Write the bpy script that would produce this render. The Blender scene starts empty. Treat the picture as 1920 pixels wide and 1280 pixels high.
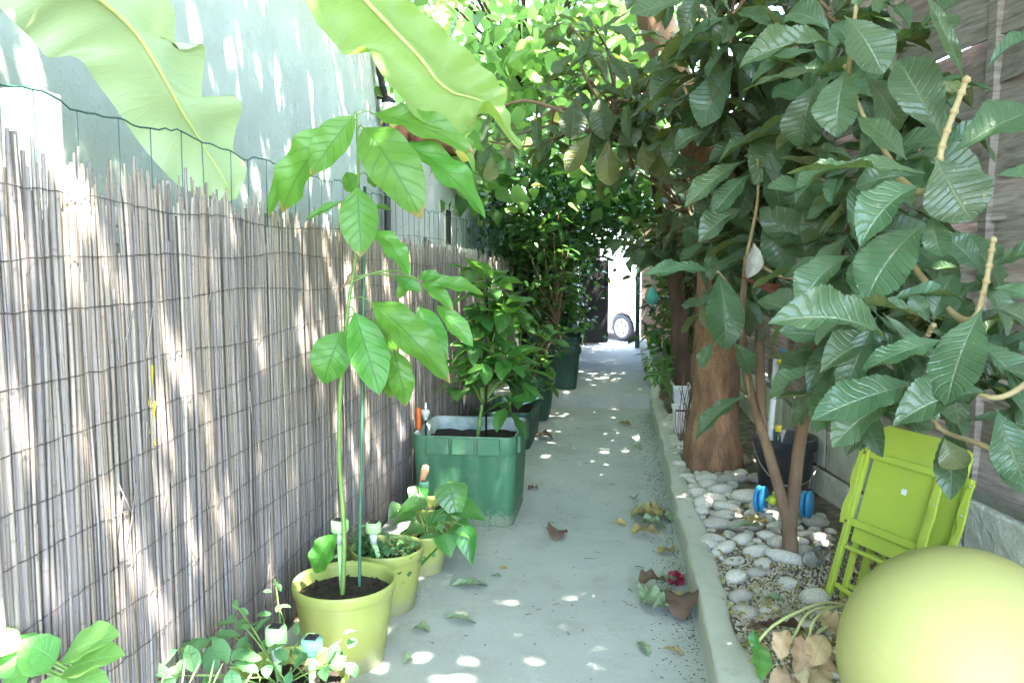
import bpy, bmesh, math, random
import numpy as np
from mathutils import Vector, Matrix, noise as mnoise
random.seed(7); RNG = np.random.default_rng(11)
R = math.radians
SC = bpy.context.scene
COL = SC.collection

# ------------------------------------------------------------------ camera, sky, sun, exposure
F = 1500.0                                   # focal length in pixels of a 1920 px wide frame
CAM = np.array([0.0, 0.0, 1.4])
PITCH = math.atan(140.0 / F); YAW = math.atan(202.0 / F * math.cos(PITCH))
cd = bpy.data.cameras.new('camera'); cam = bpy.data.objects.new('camera', cd); COL.objects.link(cam)
cd.sensor_width = 36.0; cd.lens = F / 1920.0 * 36.0; cd.clip_start = 0.05; cd.clip_end = 500
cam.location = CAM; cam.rotation_euler = (math.pi / 2 - PITCH, 0, YAW)
SC.camera = cam
SUNV = Vector((0.36, -0.24, 0.90)).normalized()   # towards the sun
EL = math.asin(SUNV.z); AZ = math.atan2(SUNV.x, SUNV.y)
w = bpy.data.worlds.new('World'); SC.world = w; w.use_nodes = True
nt = w.node_tree; sky = nt.nodes.new('ShaderNodeTexSky'); sky.sky_type = 'NISHITA'; sky.sun_disc = False
sky.sun_elevation = EL; sky.sun_rotation = AZ; sky.altitude = 100; sky.dust_density = 2.0
bg = nt.nodes['Background']; bg.inputs[1].default_value = 0.15
nt.links.new(sky.outputs[0], bg.inputs[0])
sd = bpy.data.lights.new('sun', 'SUN'); sun = bpy.data.objects.new('sun', sd); COL.objects.link(sun)
sd.energy = 3.0; sd.angle = R(0.53); sd.color = (1.0, 0.95, 0.86)
sun.rotation_euler = SUNV.to_track_quat('Z', 'Y').to_euler(); sun.location = (4, -3, 12)
vs = SC.view_settings
vs.view_transform = 'Standard'; vs.look = 'None'; vs.exposure = 4.82; vs.gamma = 1.0; vs.use_curve_mapping = False
SC.cycles.use_denoising = True
SC.cycles.max_bounces = 10; SC.cycles.diffuse_bounces = 5; SC.cycles.transmission_bounces = 8; SC.cycles.transparent_max_bounces = 8
SC.cycles.caustics_reflective = False; SC.cycles.caustics_refractive = False; SC.cycles.sample_clamp_indirect = 8

# ------------------------------------------------------------------ projection helpers (photo pixel + a world depth -> world point)
cr = np.array([math.cos(YAW), math.sin(YAW), 0.0])
cf = np.array([-math.sin(YAW) * math.cos(PITCH), math.cos(YAW) * math.cos(PITCH), -math.sin(PITCH)])
cu = np.cross(cr, cf)
def ray(px, py): return cf + cr * ((px - 960) / F) + cu * ((640 - py) / F)
def at(px, py, Y):
    d = ray(px, py); return CAM + d * (Y / d[1])
def atz(px, py, Z):
    d = ray(px, py); return CAM + d * ((Z - CAM[2]) / d[2])
def unit(v):
    v = np.asarray(v, float); return v / (np.linalg.norm(v) + 1e-12)

# ------------------------------------------------------------------ objects
ORI = {}
def tag(o, label=None, cat=None, group=None, kind=None):
    if label: o['label'] = label
    if cat: o['category'] = cat
    if group: o['group'] = group
    if kind: o['kind'] = kind
    return o
def thing(name, label, cat, loc, group=None):
    o = bpy.data.objects.new(name, None); COL.objects.link(o); o.empty_display_size = 0.1
    o.location = tuple(float(c) for c in loc); ORI[o] = np.array(loc, float)
    return tag(o, label, cat, group)
def copy_tree(o, parent=None):
    c = o.copy(); COL.objects.link(c)
    if parent is not None: c.parent = parent
    for ch in list(o.children): copy_tree(ch, c)
    return c

class MB:
    """collects geometry and links it as ONE mesh object"""
    def __init__(s): s.v = []; s.f = []; s.uv = []; s.n = 0
    def add(s, v, f, uv=None):
        v = np.asarray(v, float).reshape(-1, 3)
        for q in f: s.f.append([i + s.n for i in q])
        s.v.append(v); s.uv.append(np.zeros((len(v), 2)) if uv is None else np.asarray(uv, float)); s.n += len(v)
    def box(s, c, size, rot=None, taper=1.0):
        hx, hy, hz = [k / 2 for k in size]
        v = np.array([[x * hx * (taper if z > 0 else 1), y * hy * (taper if z > 0 else 1), z * hz] for z in (-1, 1) for x, y in ((-1, -1), (1, -1), (1, 1), (-1, 1))])
        if rot is not None: v = v @ np.array(rot).T
        s.add(v + np.array(c), [(3, 2, 1, 0), (4, 5, 6, 7), (0, 1, 5, 4), (1, 2, 6, 5), (2, 3, 7, 6), (3, 0, 4, 7)])
    def bar(s, a, b, wd, th, nrm):
        """rectangular bar from a to b; wd across, th along nrm"""
        a = np.array(a, float); b = np.array(b, float); y = unit(b - a); z = np.array(nrm, float); z = unit(z - y * z.dot(y)); x = np.cross(y, z)
        s.box((a + b) / 2, (wd, np.linalg.norm(b - a), th), np.stack([x, y, z], 1))
    def tube(s, pts, rad, n=6, cap=True):
        pts = np.asarray(pts, float); k = len(pts)
        rad = np.full(k, rad) if np.isscalar(rad) else np.asarray(rad, float)
        d = np.gradient(pts, axis=0); d /= np.linalg.norm(d, axis=1)[:, None] + 1e-12
        ref = np.array([1.0, 0, 0]) if abs(d[:, 0]).mean() < 0.8 else np.array([0, 1.0, 0])
        a = np.cross(d, ref); a /= np.linalg.norm(a, axis=1)[:, None] + 1e-12; b = np.cross(d, a)
        th = np.linspace(0, 2 * np.pi, n, endpoint=False)
        v = pts[:, None] + rad[:, None, None] * (np.cos(th)[None, :, None] * a[:, None] + np.sin(th)[None, :, None] * b[:, None])
        f = [(i * n + j, i * n + (j + 1) % n, (i + 1) * n + (j + 1) % n, (i + 1) * n + j) for i in range(k - 1) for j in range(n)]
        if cap: f += [tuple(range(n))[::-1], tuple((k - 1) * n + j for j in range(n))]
        uv = np.stack([np.tile(th / 6.2832, k), np.repeat(np.arange(k) / max(1, k - 1), n)], 1)
        s.add(v.reshape(-1, 3), f, uv)
    def lathe(s, prof, c, n=32, axis=None):
        """prof: list of (radius, height); open profile turned round the z axis (or an axis frame)"""
        th = np.linspace(0, 2 * np.pi, n, endpoint=False); k = len(prof); P = np.array(prof, float)
        v = np.stack([P[:, 0, None] * np.cos(th), P[:, 0, None] * np.sin(th), np.repeat(P[:, 1, None], n, 1)], -1).reshape(-1, 3)
        if axis is not None: v = v @ np.array(axis).T
        f = [(i * n + j, i * n + (j + 1) % n, (i + 1) * n + (j + 1) % n, (i + 1) * n + j) for i in range(k - 1) for j in range(n)]
        s.add(v + np.array(c), f)
    def ball(s, c, r, sub=2, sx=(1, 1, 1), rot=None):
        bm = bmesh.new(); bmesh.ops.create_icosphere(bm, subdivisions=sub, radius=1)
        v = np.array([x.co[:] for x in bm.verts]) * r * np.array(sx); f = [tuple(q.index for q in p.verts) for p in bm.faces]; bm.free()
        if rot is not None: v = v @ np.array(rot).T
        s.add(v + np.array(c), f)
    def build(s, name, mat, parent=None, smooth=True, bevel=0.0, sub=0):
        V = np.concatenate(s.v) if s.v else np.zeros((0, 3)); UV = np.concatenate(s.uv)
        o0 = ORI.get(parent, np.zeros(3)) if parent is not None else np.zeros(3)
        me = bpy.data.meshes.new(name); me.from_pydata((V - o0).tolist(), [], s.f); 
        uvl = me.uv_layers.new(name='UVMap'); li = np.empty(len(me.loops), np.int32); me.loops.foreach_get('vertex_index', li)
        uvl.data.foreach_set('uv', UV[li].astype(np.float32).ravel())
        if smooth: me.polygons.foreach_set('use_smooth', np.ones(len(me.polygons), bool))
        me.materials.append(mat); me.update()
        o = bpy.data.objects.new(name, me); COL.objects.link(o); ORI[o] = o0
        if parent is not None: o.parent = parent
        if bevel:
            b = o.modifiers.new('b', 'BEVEL'); b.width = bevel; b.segments = 2; b.limit_method = 'ANGLE'; b.angle_limit = R(35)
        if sub:
            b = o.modifiers.new('s', 'SUBSURF'); b.levels = sub; b.render_levels = sub
        return o

# ------------------------------------------------------------------ leaves
def prof_of(pts):
    x, y = np.array(pts).T
    def f(v):
        vv = np.clip(v, 0, 1); a = np.interp(vv, x, y); b = np.interp(np.clip(vv - .03, 0, 1), x, y); c = np.interp(np.clip(vv + .03, 0, 1), x, y)
        return np.where((vv < .001) | (vv > .999), a, (a + b + c) / 3)
    return f
LOQUAT = prof_of([(0, .03), (.06, .05), (.14, .22), (.28, .56), (.44, .87), (.58, 1), (.70, .97), (.81, .80), (.90, .52), (.96, .26), (1, 0)])
AVOCADO = prof_of([(0, .04), (.05, .22), (.15, .62), (.3, .93), (.45, 1), (.6, .96), (.75, .76), (.88, .44), (.95, .2), (1, 0)])
HEART = prof_of([(0, .3), (.04, .75), (.12, 1), (.28, .98), (.5, .8), (.7, .52), (.86, .25), (1, 0)])
LANCE = prof_of([(0, .05), (.1, .4), (.3, .9), (.42, 1), (.6, .8), (.8, .4), (1, 0)])
def tmpl(prof, nu=4, nv=10, fold=.25, arc=.5, pleat=0., npl=11, serr=0., wave=0., twist=0., side=0.):
    """unit leaf: width 1 (x), length 1 (y), upper face +z. Returns verts, faces, uv"""
    v = np.linspace(0, 1, nv + 1); u = np.linspace(-1, 1, nu + 1)
    ang = arc * (.45 - v); cy = np.concatenate([[0], np.cumsum((np.cos(ang)[1:] + np.cos(ang)[:-1]) / 2 * np.diff(v))]); cz = np.concatenate([[0], np.cumsum((np.sin(ang)[1:] + np.sin(ang)[:-1]) / 2 * np.diff(v))])
    p = prof(v)
    if serr: p = p * (1 + serr * ((np.arange(nv + 1) % 2) - .5) * (v > .25))
    U, V = np.meshgrid(u, v); X = U * p[:, None] * .5
    Z = cz[:, None] + fold * np.abs(U) ** 1.3 * p[:, None] * .3 * .6
    Z = Z + pleat * np.cos(2 * np.pi * (V * npl - np.abs(U) * 1.6)) * np.minimum(1, np.abs(U) * 3) * (p[:, None] ** .7)
    Z = Z + wave * np.sin(V * 17 + U * 2.2) * np.abs(U) * p[:, None] + twist * X * (V - .3)
    Y = np.repeat(cy[:, None], nu + 1, 1)
    X = X + side * ((V - .5) ** 2 - .25)
    P = np.stack([X, Y, Z], -1).reshape(-1, 3)
    k = nu + 1
    f = np.array([(i * k + j, i * k + j + 1, (i + 1) * k + j + 1, (i + 1) * k + j) for i in range(nv) for j in range(nu)])
    return P, f, np.stack([(U.ravel() + 1) / 2, V.ravel()], 1)
class Leaves:
    def __init__(s): s.V = []; s.F = []; s.U = []; s.n = 0
    def many(s, T, P, A, N, L, W):
        P = np.atleast_2d(P); A = np.atleast_2d(A); N = np.atleast_2d(N); m = len(P)
        L = np.broadcast_to(np.asarray(L, float), (m,)); W = np.broadcast_to(np.asarray(W, float), (m,))
        A = A / (np.linalg.norm(A, axis=1)[:, None] + 1e-9); N = N - A * (A * N).sum(1)[:, None]; N = N / (np.linalg.norm(N, axis=1)[:, None] + 1e-9); X = np.cross(A, N)
        v, f, uv = T
        co = P[:, None] + (v[None, :, 0, None] * W[:, None, None]) * X[:, None] + L[:, None, None] * (v[None, :, 1, None] * A[:, None] + v[None, :, 2, None] * N[:, None])
        k = len(v); F = f[None] + (np.arange(m) * k)[:, None, None] + s.n
        s.V.append(co.reshape(-1, 3)); s.F.append(F.reshape(-1, f.shape[1])); s.U.append(np.tile(uv, (m, 1))); s.n += k * m
    def one(s, T, base, tip, N, W):
        base = np.array(base, float); tip = np.array(tip, float)
        s.many(T, base, tip - base, N, np.linalg.norm(tip - base) * 1.02, W)
    def build(s, name, mat, parent=None):
        V = np.concatenate(s.V); Fc = np.concatenate(s.F).astype(np.int32); U = np.concatenate(s.U)
        o0 = ORI.get(parent, np.zeros(3)) if parent is not None else np.zeros(3)
        me = bpy.data.meshes.new(name); nf = len(Fc)
        me.vertices.add(len(V)); me.vertices.foreach_set('co', (V - o0).astype(np.float32).ravel())
        me.loops.add(nf * 4); me.loops.foreach_set('vertex_index', Fc.ravel())
        me.polygons.add(nf); me.polygons.foreach_set('loop_start', np.arange(0, nf * 4, 4, dtype=np.int32))
        uvl = me.uv_layers.new(name='UVMap'); uvl.data.foreach_set('uv', U[Fc.ravel()].astype(np.float32).ravel())
        me.polygons.foreach_set('use_smooth', np.ones(nf, bool)); me.materials.append(mat); me.update(calc_edges=True); me.validate()
        o = bpy.data.objects.new(name, me); COL.objects.link(o); ORI[o] = o0
        if parent is not None: o.parent = parent
        return o
def rosette(LV, C, S, k, L, W, Ts, lo=-35, hi=35, jit=.25):
    """k leaves round a shoot tip C with shoot direction S"""
    S = unit(S); a = unit(np.cross(S, [.3, .9, .2])); b = np.cross(S, a); ph = RNG.uniform(0, 6.28)
    for i in range(k):
        t = ph + i * 2.399; e = R(RNG.uniform(lo, hi)); rad = a * math.cos(t) + b * math.sin(t)
        A = unit(rad * math.cos(e) + S * math.sin(e) + RNG.normal(0, jit * .4, 3) + np.array([0, 0, -.12])); N = S + np.array([0, 0, .6]) + RNG.normal(0, jit, 3)
        l = L * RNG.uniform(.75, 1.15)
        LV.many(Ts[RNG.integers(len(Ts))], np.array(C) + rad * .01 + S * RNG.uniform(-.06, .02), A, N, l, l * W * RNG.uniform(.85, 1.1))
def rand_dirs(n, flat=0.0):
    d = RNG.normal(0, 1, (n, 3)); d[:, 2] *= (1 - flat); return d / np.linalg.norm(d, axis=1)[:, None]
def cloud(LV, T, centers, rad, per, L, W, up=.6, droop=.3, squash=1.0):
    """leaf clumps round each centre"""
    centers = np.asarray(centers); n = len(centers) * per
    P = np.repeat(centers, per, 0) + RNG.normal(0, 1, (n, 3)) * np.array([rad, rad, rad * squash])
    A = rand_dirs(n, .4) + np.array([0, 0, -droop]); N = RNG.normal(0, 1, (n, 3)) * (1 - up) + np.array([0, 0, 1.0]) * up
    l = L * RNG.uniform(.6, 1.2, n); LV.many(T, P, A, N, l, l * W * RNG.uniform(.8, 1.15, n))
def curve(pts, n=16):
    pts = np.asarray(pts, float); k = len(pts); t = np.linspace(0, k - 1, n); i = np.clip(t.astype(int), 0, k - 2); u = (t - i)[:, None]
    p0 = pts[np.maximum(i - 1, 0)]; p1 = pts[i]; p2 = pts[i + 1]; p3 = pts[np.minimum(i + 2, k - 1)]
    return .5 * (2 * p1 + (p2 - p0) * u + (2 * p0 - 5 * p1 + 4 * p2 - p3) * u ** 2 + (3 * p1 - p0 - 3 * p2 + p3) * u ** 3)

# ------------------------------------------------------------------ materials
def nodes(name):
    m = bpy.data.materials.new(name); m.use_nodes = True; t = m.node_tree; b = t.nodes['Principled BSDF']; return m, t, b
def N_(t, kind, **kw):
    n = t.nodes.new(kind)
    for k, v in kw.items():
        if k.startswith('i_'):
            key = k[2:]; n.inputs[int(key) if key.isdigit() else key].default_value = v
        else: setattr(n, k, v)
    return n
def math_(t, op, a, b=None, c=None, clamp=False):
    n = t.nodes.new('ShaderNodeMath'); n.operation = op; n.use_clamp = clamp
    for i, x in enumerate((a, b, c)):
        if x is None: continue
        if hasattr(x, 'links'): t.links.new(x, n.inputs[i])
        else: n.inputs[i].default_value = x
    return n.outputs[0]
def mix_(t, fac, a, b, mode='MIX'):
    n = t.nodes.new('ShaderNodeMix'); n.data_type = 'RGBA'; n.blend_type = mode
    for i, x in ((0, fac), (6, a), (7, b)):
        if hasattr(x, 'links'): t.links.new(x, n.inputs[i])
        elif i == 0: n.inputs[0].default_value = x
        else: n.inputs[i].default_value = (*x, 1)
    return n.outputs[2]
def noise_(t, scale, stretch=(1, 1, 1), detail=5, rough=.6, out=0):
    tc = t.nodes.new('ShaderNodeTexCoord'); mp = t.nodes.new('ShaderNodeMapping'); mp.inputs['Scale'].default_value = stretch
    t.links.new(tc.outputs['Object'], mp.inputs[0]); n = N_(t, 'ShaderNodeTexNoise'); n.inputs['Scale'].default_value = scale; n.inputs['Detail'].default_value = detail; n.inputs['Roughness'].default_value = rough
    t.links.new(mp.outputs[0], n.inputs['Vector']); return n.outputs[out]
def ramp_(t, fac, stops):
    n = t.nodes.new('ShaderNodeValToRGB'); t.links.new(fac, n.inputs[0]); e = n.color_ramp.elements
    while len(e) < len(stops): e.new(.5)
    for k, (p, c) in enumerate(stops): e[k].position = p; e[k].color = (*c, 1) if len(c) == 3 else c
    return n.outputs[0]
def bump_(t, b, h, strength=.4, dist=.01):
    n = t.nodes.new('ShaderNodeBump'); n.inputs['Strength'].default_value = strength; n.inputs['Distance'].default_value = dist
    t.links.new(h, n.inputs['Height']); t.links.new(n.outputs[0], b.inputs['Normal']); return n
def M(name, c1, c2=None, scale=8, rough=.7, bump=0., bscale=40, stretch=(1, 1, 1), lo=.35, hi=.65, spec=.4, metal=0., island=0., bdist=.01, dirt=0., splash=0.):
    m, t, b = nodes(name); c2 = c2 or tuple(k * .75 for k in c1)
    col = ramp_(t, noise_(t, scale, stretch), [(lo, c2), (hi, c1)])
    if island:
        g = t.nodes.new('ShaderNodeNewGeometry'); h = N_(t, 'ShaderNodeHueSaturation'); t.links.new(col, h.inputs['Color'])
        t.links.new(math_(t, 'MULTIPLY_ADD', g.outputs['Random Per Island'], island * 2, 1 - island), h.inputs['Value']); col = h.outputs[0]
    if dirt:
        dm = math_(t, 'MULTIPLY', math_(t, 'SUBTRACT', noise_(t, 11, (1, 1, .6), 9, .75), .5), 3.2, clamp=True)
        if splash:
            tc = t.nodes.new('ShaderNodeTexCoord'); sp = t.nodes.new('ShaderNodeSeparateXYZ'); t.links.new(tc.outputs['Object'], sp.inputs[0])
            low = math_(t, 'MULTIPLY', math_(t, 'SUBTRACT', splash, sp.outputs[2]), 1.6 / splash, clamp=True); dm = math_(t, 'MAXIMUM', math_(t, 'MULTIPLY', dm, .6), math_(t, 'MULTIPLY', math_(t, 'GREATER_THAN', math_(t, 'ADD', noise_(t, 50, detail=6, rough=.8), math_(t, 'MULTIPLY', low, .22)), .66), low))
        col = mix_(t, math_(t, 'MULTIPLY', dm, dirt), col, (.30, .28, .22))
    t.links.new(col, b.inputs['Base Color']); b.inputs['Roughness'].default_value = rough; b.inputs['Specular IOR Level'].default_value = spec; b.inputs['Metallic'].default_value = metal
    if bump: bump_(t, b, noise_(t, bscale, stretch, 8, .65), bump, bdist)
    return m
def leafM(name, top, under, vein, transl=.35, nv=10, rough=.4, tip=0., var=.25, vstr=.5, tcol=None, spec=.5, bump=.3, hue=.02, spots=0.):
    m, t, b = nodes(name); out = t.nodes['Material Output']
    uv = t.nodes.new('ShaderNodeUVMap'); sp = t.nodes.new('ShaderNodeSeparateXYZ'); t.links.new(uv.outputs[0], sp.inputs[0])
    au = math_(t, 'ABSOLUTE', math_(t, 'SUBTRACT', sp.outputs[0], .5)); V = sp.outputs[1]
    mid = math_(t, 'SUBTRACT', 1, math_(t, 'MULTIPLY', au, 26), clamp=True)
    ph = math_(t, 'FRACT', math_(t, 'SUBTRACT', math_(t, 'MULTIPLY', math_(t, 'ADD', V, math_(t, 'MULTIPLY', noise_(t, 7, detail=1), .05 if nv > 8 else .08)), nv), math_(t, 'MULTIPLY', au, 3.2)))
    lat = math_(t, 'SUBTRACT', 1, math_(t, 'MULTIPLY', math_(t, 'ABSOLUTE', math_(t, 'SUBTRACT', ph, .5)), 7), clamp=True)
    vn = math_(t, 'MULTIPLY', math_(t, 'MAXIMUM', mid, math_(t, 'MULTIPLY', lat, .45)), vstr)
    g = t.nodes.new('ShaderNodeNewGeometry'); rnd = g.outputs['Random Per Island']
    face = mix_(t, g.outputs['Backfacing'], top, under)
    blotch = noise_(t, 14, detail=4)
    face = mix_(t, math_(t, 'MULTIPLY_ADD', blotch, .5, 0), face, tuple(k * .55 for k in top), 'MIX')
    h = N_(t, 'ShaderNodeHueSaturation'); t.links.new(face, h.inputs['Color'])
    t.links.new(math_(t, 'MULTIPLY_ADD', rnd, var * 2, 1 - var), h.inputs['Value'])
    r2 = math_(t, 'FRACT', math_(t, 'MULTIPLY', rnd, 7.13)); t.links.new(math_(t, 'MULTIPLY_ADD', r2, hue * 2, .5 - hue), h.inputs['Hue'])
    col = mix_(t, vn, h.outputs[0], vein)
    if tip:
        e = math_(t, 'ADD', math_(t, 'ADD', V, math_(t, 'MULTIPLY', noise_(t, 45, rough=.8), .22)), math_(t, 'MULTIPLY', au, .12)); k = math_(t, 'GREATER_THAN', e, 1.07)
        k = math_(t, 'MULTIPLY', k, math_(t, 'LESS_THAN', r2, tip)); col = mix_(t, k, col, (.30, .15, .06))
    if spots:
        k = math_(t, 'GREATER_THAN', noise_(t, 90, detail=2), 1 - spots); col = mix_(t, k, col, (.35, .26, .12))
    t.links.new(col, b.inputs['Base Color']); b.inputs['Roughness'].default_value = rough; b.inputs['Specular IOR Level'].default_value = spec
    if bump: bump_(t, b, math_(t, 'SUBTRACT', noise_(t, 60, detail=3), math_(t, 'MULTIPLY', math_(t, 'MAXIMUM', mid, lat), 1.4)), bump, .004)
    tr = t.nodes.new('ShaderNodeBsdfTranslucent')
    if tcol is None: tcol = (min(1, top[0] * 2.2), min(1, top[1] * 2.2), top[2] * .9)
    hv = N_(t, 'ShaderNodeHueSaturation'); hv.inputs['Color'].default_value = (*tcol, 1); t.links.new(math_(t, 'MULTIPLY_ADD', rnd, var, 1 - var / 2), hv.inputs['Value'])
    tc2 = mix_(t, math_(t, 'MULTIPLY', vn, .6), hv.outputs[0], tuple(k * .45 for k in tcol)); t.links.new(tc2, tr.inputs[0])
    ms = t.nodes.new('ShaderNodeMixShader'); ms.inputs[0].default_value = transl
    t.links.new(b.outputs[0], ms.inputs[1]); t.links.new(tr.outputs[0], ms.inputs[2]); t.links.new(ms.outputs[0], out.inputs[0])
    return m

mLOQ = leafM('loquat_leaf_shaded', (.047, .082, .036), (.15, .15, .05), (.16, .19, .10), .2, 12, .36, vstr=.55, var=.3, tcol=(.20, .32, .05), bump=.55, spots=.29, hue=.035)  # darker copy of the near leaf; the crown's shade is put into its colour
mLOQN = leafM('loquat_leaf_near', (.068, .124, .058), (.16, .17, .07), (.23, .27, .15), .18, 12, .36, vstr=.6, var=.22, tcol=(.18, .36, .06), bump=.5, spots=.28, hue=.03)
mAVO = leafM('avocado_leaf', (.085, .25, .032), (.11, .23, .06), (.03, .10, .02), .36, 7, .45, tip=.55, vstr=.8, var=.12, tcol=(.30, .62, .06), bump=.25)
mAVO2 = leafM('shrub_leaf', (.055, .17, .035), (.09, .19, .06), (.10, .23, .055), .30, 7, .36, tip=.15, vstr=.3, var=.25, tcol=(.22, .50, .06))
mCIT = leafM('dark_shrub_leaf', (.026, .085, .02), (.05, .11, .035), (.05, .13, .04), .22, 7, .36, vstr=.2, var=.4, tcol=(.14, .36, .04), bump=0)
mMUL = leafM('broad_tree_leaf', (.06, .15, .035), (.09, .17, .05), (.10, .2, .06), .6, 6, .45, vstr=.25, var=.3, tcol=(.36, .57, .16), hue=.035, bump=0)
mCAN = leafM('shade_leaf', (.09, .13, .055), (.11, .14, .07), (.12, .2, .08), .34, 6, .5, vstr=.2, var=.25, tcol=(.36, .56, .20), bump=0)  # leaf of the added shade trees, tint tuned to the light below
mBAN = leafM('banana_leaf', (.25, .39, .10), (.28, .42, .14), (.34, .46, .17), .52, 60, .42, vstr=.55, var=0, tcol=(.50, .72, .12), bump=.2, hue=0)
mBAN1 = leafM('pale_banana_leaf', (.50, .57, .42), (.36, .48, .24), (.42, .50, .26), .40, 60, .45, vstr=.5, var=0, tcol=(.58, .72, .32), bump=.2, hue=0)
mARR = leafM('arrow_leaf', (.05, .17, .035), (.08, .2, .06), (.09, .23, .06), .3, 6, .3, vstr=.3, var=.2, tcol=(.22, .5, .06))
mMINT = leafM('mint_leaf', (.10, .25, .10), (.15, .28, .13), (.14, .30, .12), .3, 8, .5, vstr=.4, var=.2, tcol=(.24, .5, .1), bump=.6)
mBIGL = leafM('pale_leaf', (.14, .34, .09), (.18, .36, .14), (.26, .45, .18), .35, 6, .45, vstr=.5, var=.1, tcol=(.3, .6, .1))
mYEL = leafM('yellow_leaf', (.42, .40, .09), (.42, .38, .14), (.5, .45, .2), .4, 6, .5, vstr=.3, var=.2, tcol=(.7, .62, .12))
mDRYG = leafM('fallen_green_leaf', (.17, .25, .14), (.22, .28, .18), (.26, .32, .2), .1, 10, .6, vstr=.4, var=.25)
mDRYB = leafM('fallen_brown_leaf', (.10, .062, .040), (.14, .095, .06), (.16, .1, .06), .05, 10, .6, vstr=.4, var=.3)
mDRYY = leafM('fallen_yellow_leaf', (.30, .25, .085), (.30, .24, .12), (.36, .30, .14), .15, 8, .6, vstr=.4, var=.25)
mBEIGE = leafM('dry_beige_leaf', (.42, .31, .16), (.46, .35, .20), (.3, .2, .1), .2, 7, .7, vstr=.6, var=.3, tcol=(.6, .45, .2))
mREDL = leafM('red_brown_leaf', (.22, .07, .04), (.25, .09, .05), (.3, .14, .07), .2, 11, .5, vstr=.4, var=.1, tcol=(.4, .1, .04))

mSTEMG = M('green_stem', (.16, .28, .06), (.12, .2, .05), 12, .5)
mSTEMB = M('pale_shoot', (.34, .27, .13), (.26, .19, .09), 14, .7, .3, 60)
mTWIG = M('twig_bark', (.23, .15, .09), (.14, .085, .05), 14, .85, .5, 50, (1, 1, .3))
mBARK = M('orange_bark', (.37, .205, .11), (.14, .08, .045), 9, .88, 1., 26, (1, 1, .3), bdist=.03)
def bark_plates(m):
    t = m.node_tree; b = t.nodes['Principled BSDF']; l = b.inputs['Base Color'].links[0]; src = l.from_socket
    tc = t.nodes.new('ShaderNodeTexCoord'); mp = t.nodes.new('ShaderNodeMapping'); mp.inputs['Scale'].default_value = (1, 1, .28); wv = mix_(t, .06, tc.outputs['Object'], noise_(t, 9, out=1), 'ADD'); t.links.new(wv, mp.inputs[0])
    v = N_(t, 'ShaderNodeTexVoronoi', feature='DISTANCE_TO_EDGE'); v.inputs['Scale'].default_value = 26; t.links.new(mp.outputs[0], v.inputs['Vector'])
    e = math_(t, 'SUBTRACT', 1, math_(t, 'MULTIPLY', v.outputs[0], 9), clamp=True); pt = math_(t, 'MULTIPLY', e, math_(t, 'MULTIPLY', noise_(t, 5, detail=3), .65)); t.links.new(mix_(t, pt, src, (.07, .045, .03)), b.inputs['Base Color'])
bark_plates(mBARK)
mBARKD = M('dark_bark', (.13, .085, .055), (.06, .04, .03), 9, .9, .8, 25, (1, 1, .3))
mSOIL = M('potting_soil', (.045, .030, .022), (.018, .013, .010), 30, .95, 1., 60, bdist=.02)
mPOT = M('lime_plastic', (.315, .35, .095), (.285, .325, .08), 5, .42, .05, 200, spec=.45, dirt=.55, splash=.12)
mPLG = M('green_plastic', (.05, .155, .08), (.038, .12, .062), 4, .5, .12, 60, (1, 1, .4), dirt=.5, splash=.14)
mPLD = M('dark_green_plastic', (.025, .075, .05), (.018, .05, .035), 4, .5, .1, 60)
mLIME = M('lime_paint', (.39, .49, .06), (.35, .44, .05), 6, .45, .05, 90, spec=.45, dirt=.25)
mPALEG = M('pale_green_plastic', (.42, .66, .30), (.38, .60, .26), 6, .4)
mTEAL = M('teal_plastic', (.24, .50, .33), (.20, .43, .28), 6, .4)
mPANEL = M('solar_cell', (.02, .022, .03), (.012, .013, .02), 80, .25)
mCLEAR = M('frosted_clear_plastic', (.55, .60, .55), (.45, .5, .46), 8, .25)
mMETAL = M('brushed_metal', (.55, .55, .52), (.42, .42, .40), 20, .3, metal=.9)
mCANE = M('green_cane', (.05, .15, .085), (.035, .11, .06), 10, .5)
mORANGE = M('orange_handle', (.75, .16, .03), (.65, .13, .025), 10, .4)
mPEACH = M('peach_handle', (.75, .36, .20), (.66, .30, .16), 10, .5)
mBLACK = M('black_paint', (.012, .012, .013), (.008, .008, .009), 8, .5)
mBUCKET = M('charcoal_plastic', (.045, .048, .055), (.035, .037, .043), 5, .42, .05, 70, dirt=.4, splash=.1)
mWHITE = M('white_plastic', (.72, .72, .70), (.66, .66, .64), 6, .4)
mBLUE = M('blue_plastic', (.03, .24, .50), (.02, .19, .42), 6, .35)
mYELP = M('yellow_plastic', (.72, .62, .04), (.66, .55, .03), 6, .4)
mGLASS = M('bottle_glass', (.02, .09, .03), (.012, .06, .02), 6, .08, spec=.8)
mCREAM = M('cream_paint', (.66, .61, .50), (.56, .52, .43), 5, .7, .2, 40)
mWIRE = M('green_wire', (.035, .10, .085), (.025, .07, .06), 9, .5)
mWIRED = M('rusty_wire', (.085, .075, .07), (.05, .042, .04), 20, .7)
mSTONE = M('white_stone', (.66, .62, .54), (.46, .43, .36), 7, .8, .5, 45)
mSTONE2 = M('grey_stone', (.42, .38, .32), (.27, .245, .21), 9, .75, .35, 60)
mGRAV = M('gravel_grains', (.50, .45, .33), (.36, .32, .23), 30, .9, .3, 80, island=.2)
mBALL = M('ball_vinyl', (.405, .395, .14), (.39, .38, .135), 5, .55, .06, 30, spec=.3, dirt=.12)
mRUST = M('dark_red', (.30, .02, .05), (.15, .01, .02), 40, .6, .5, 80)

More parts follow.
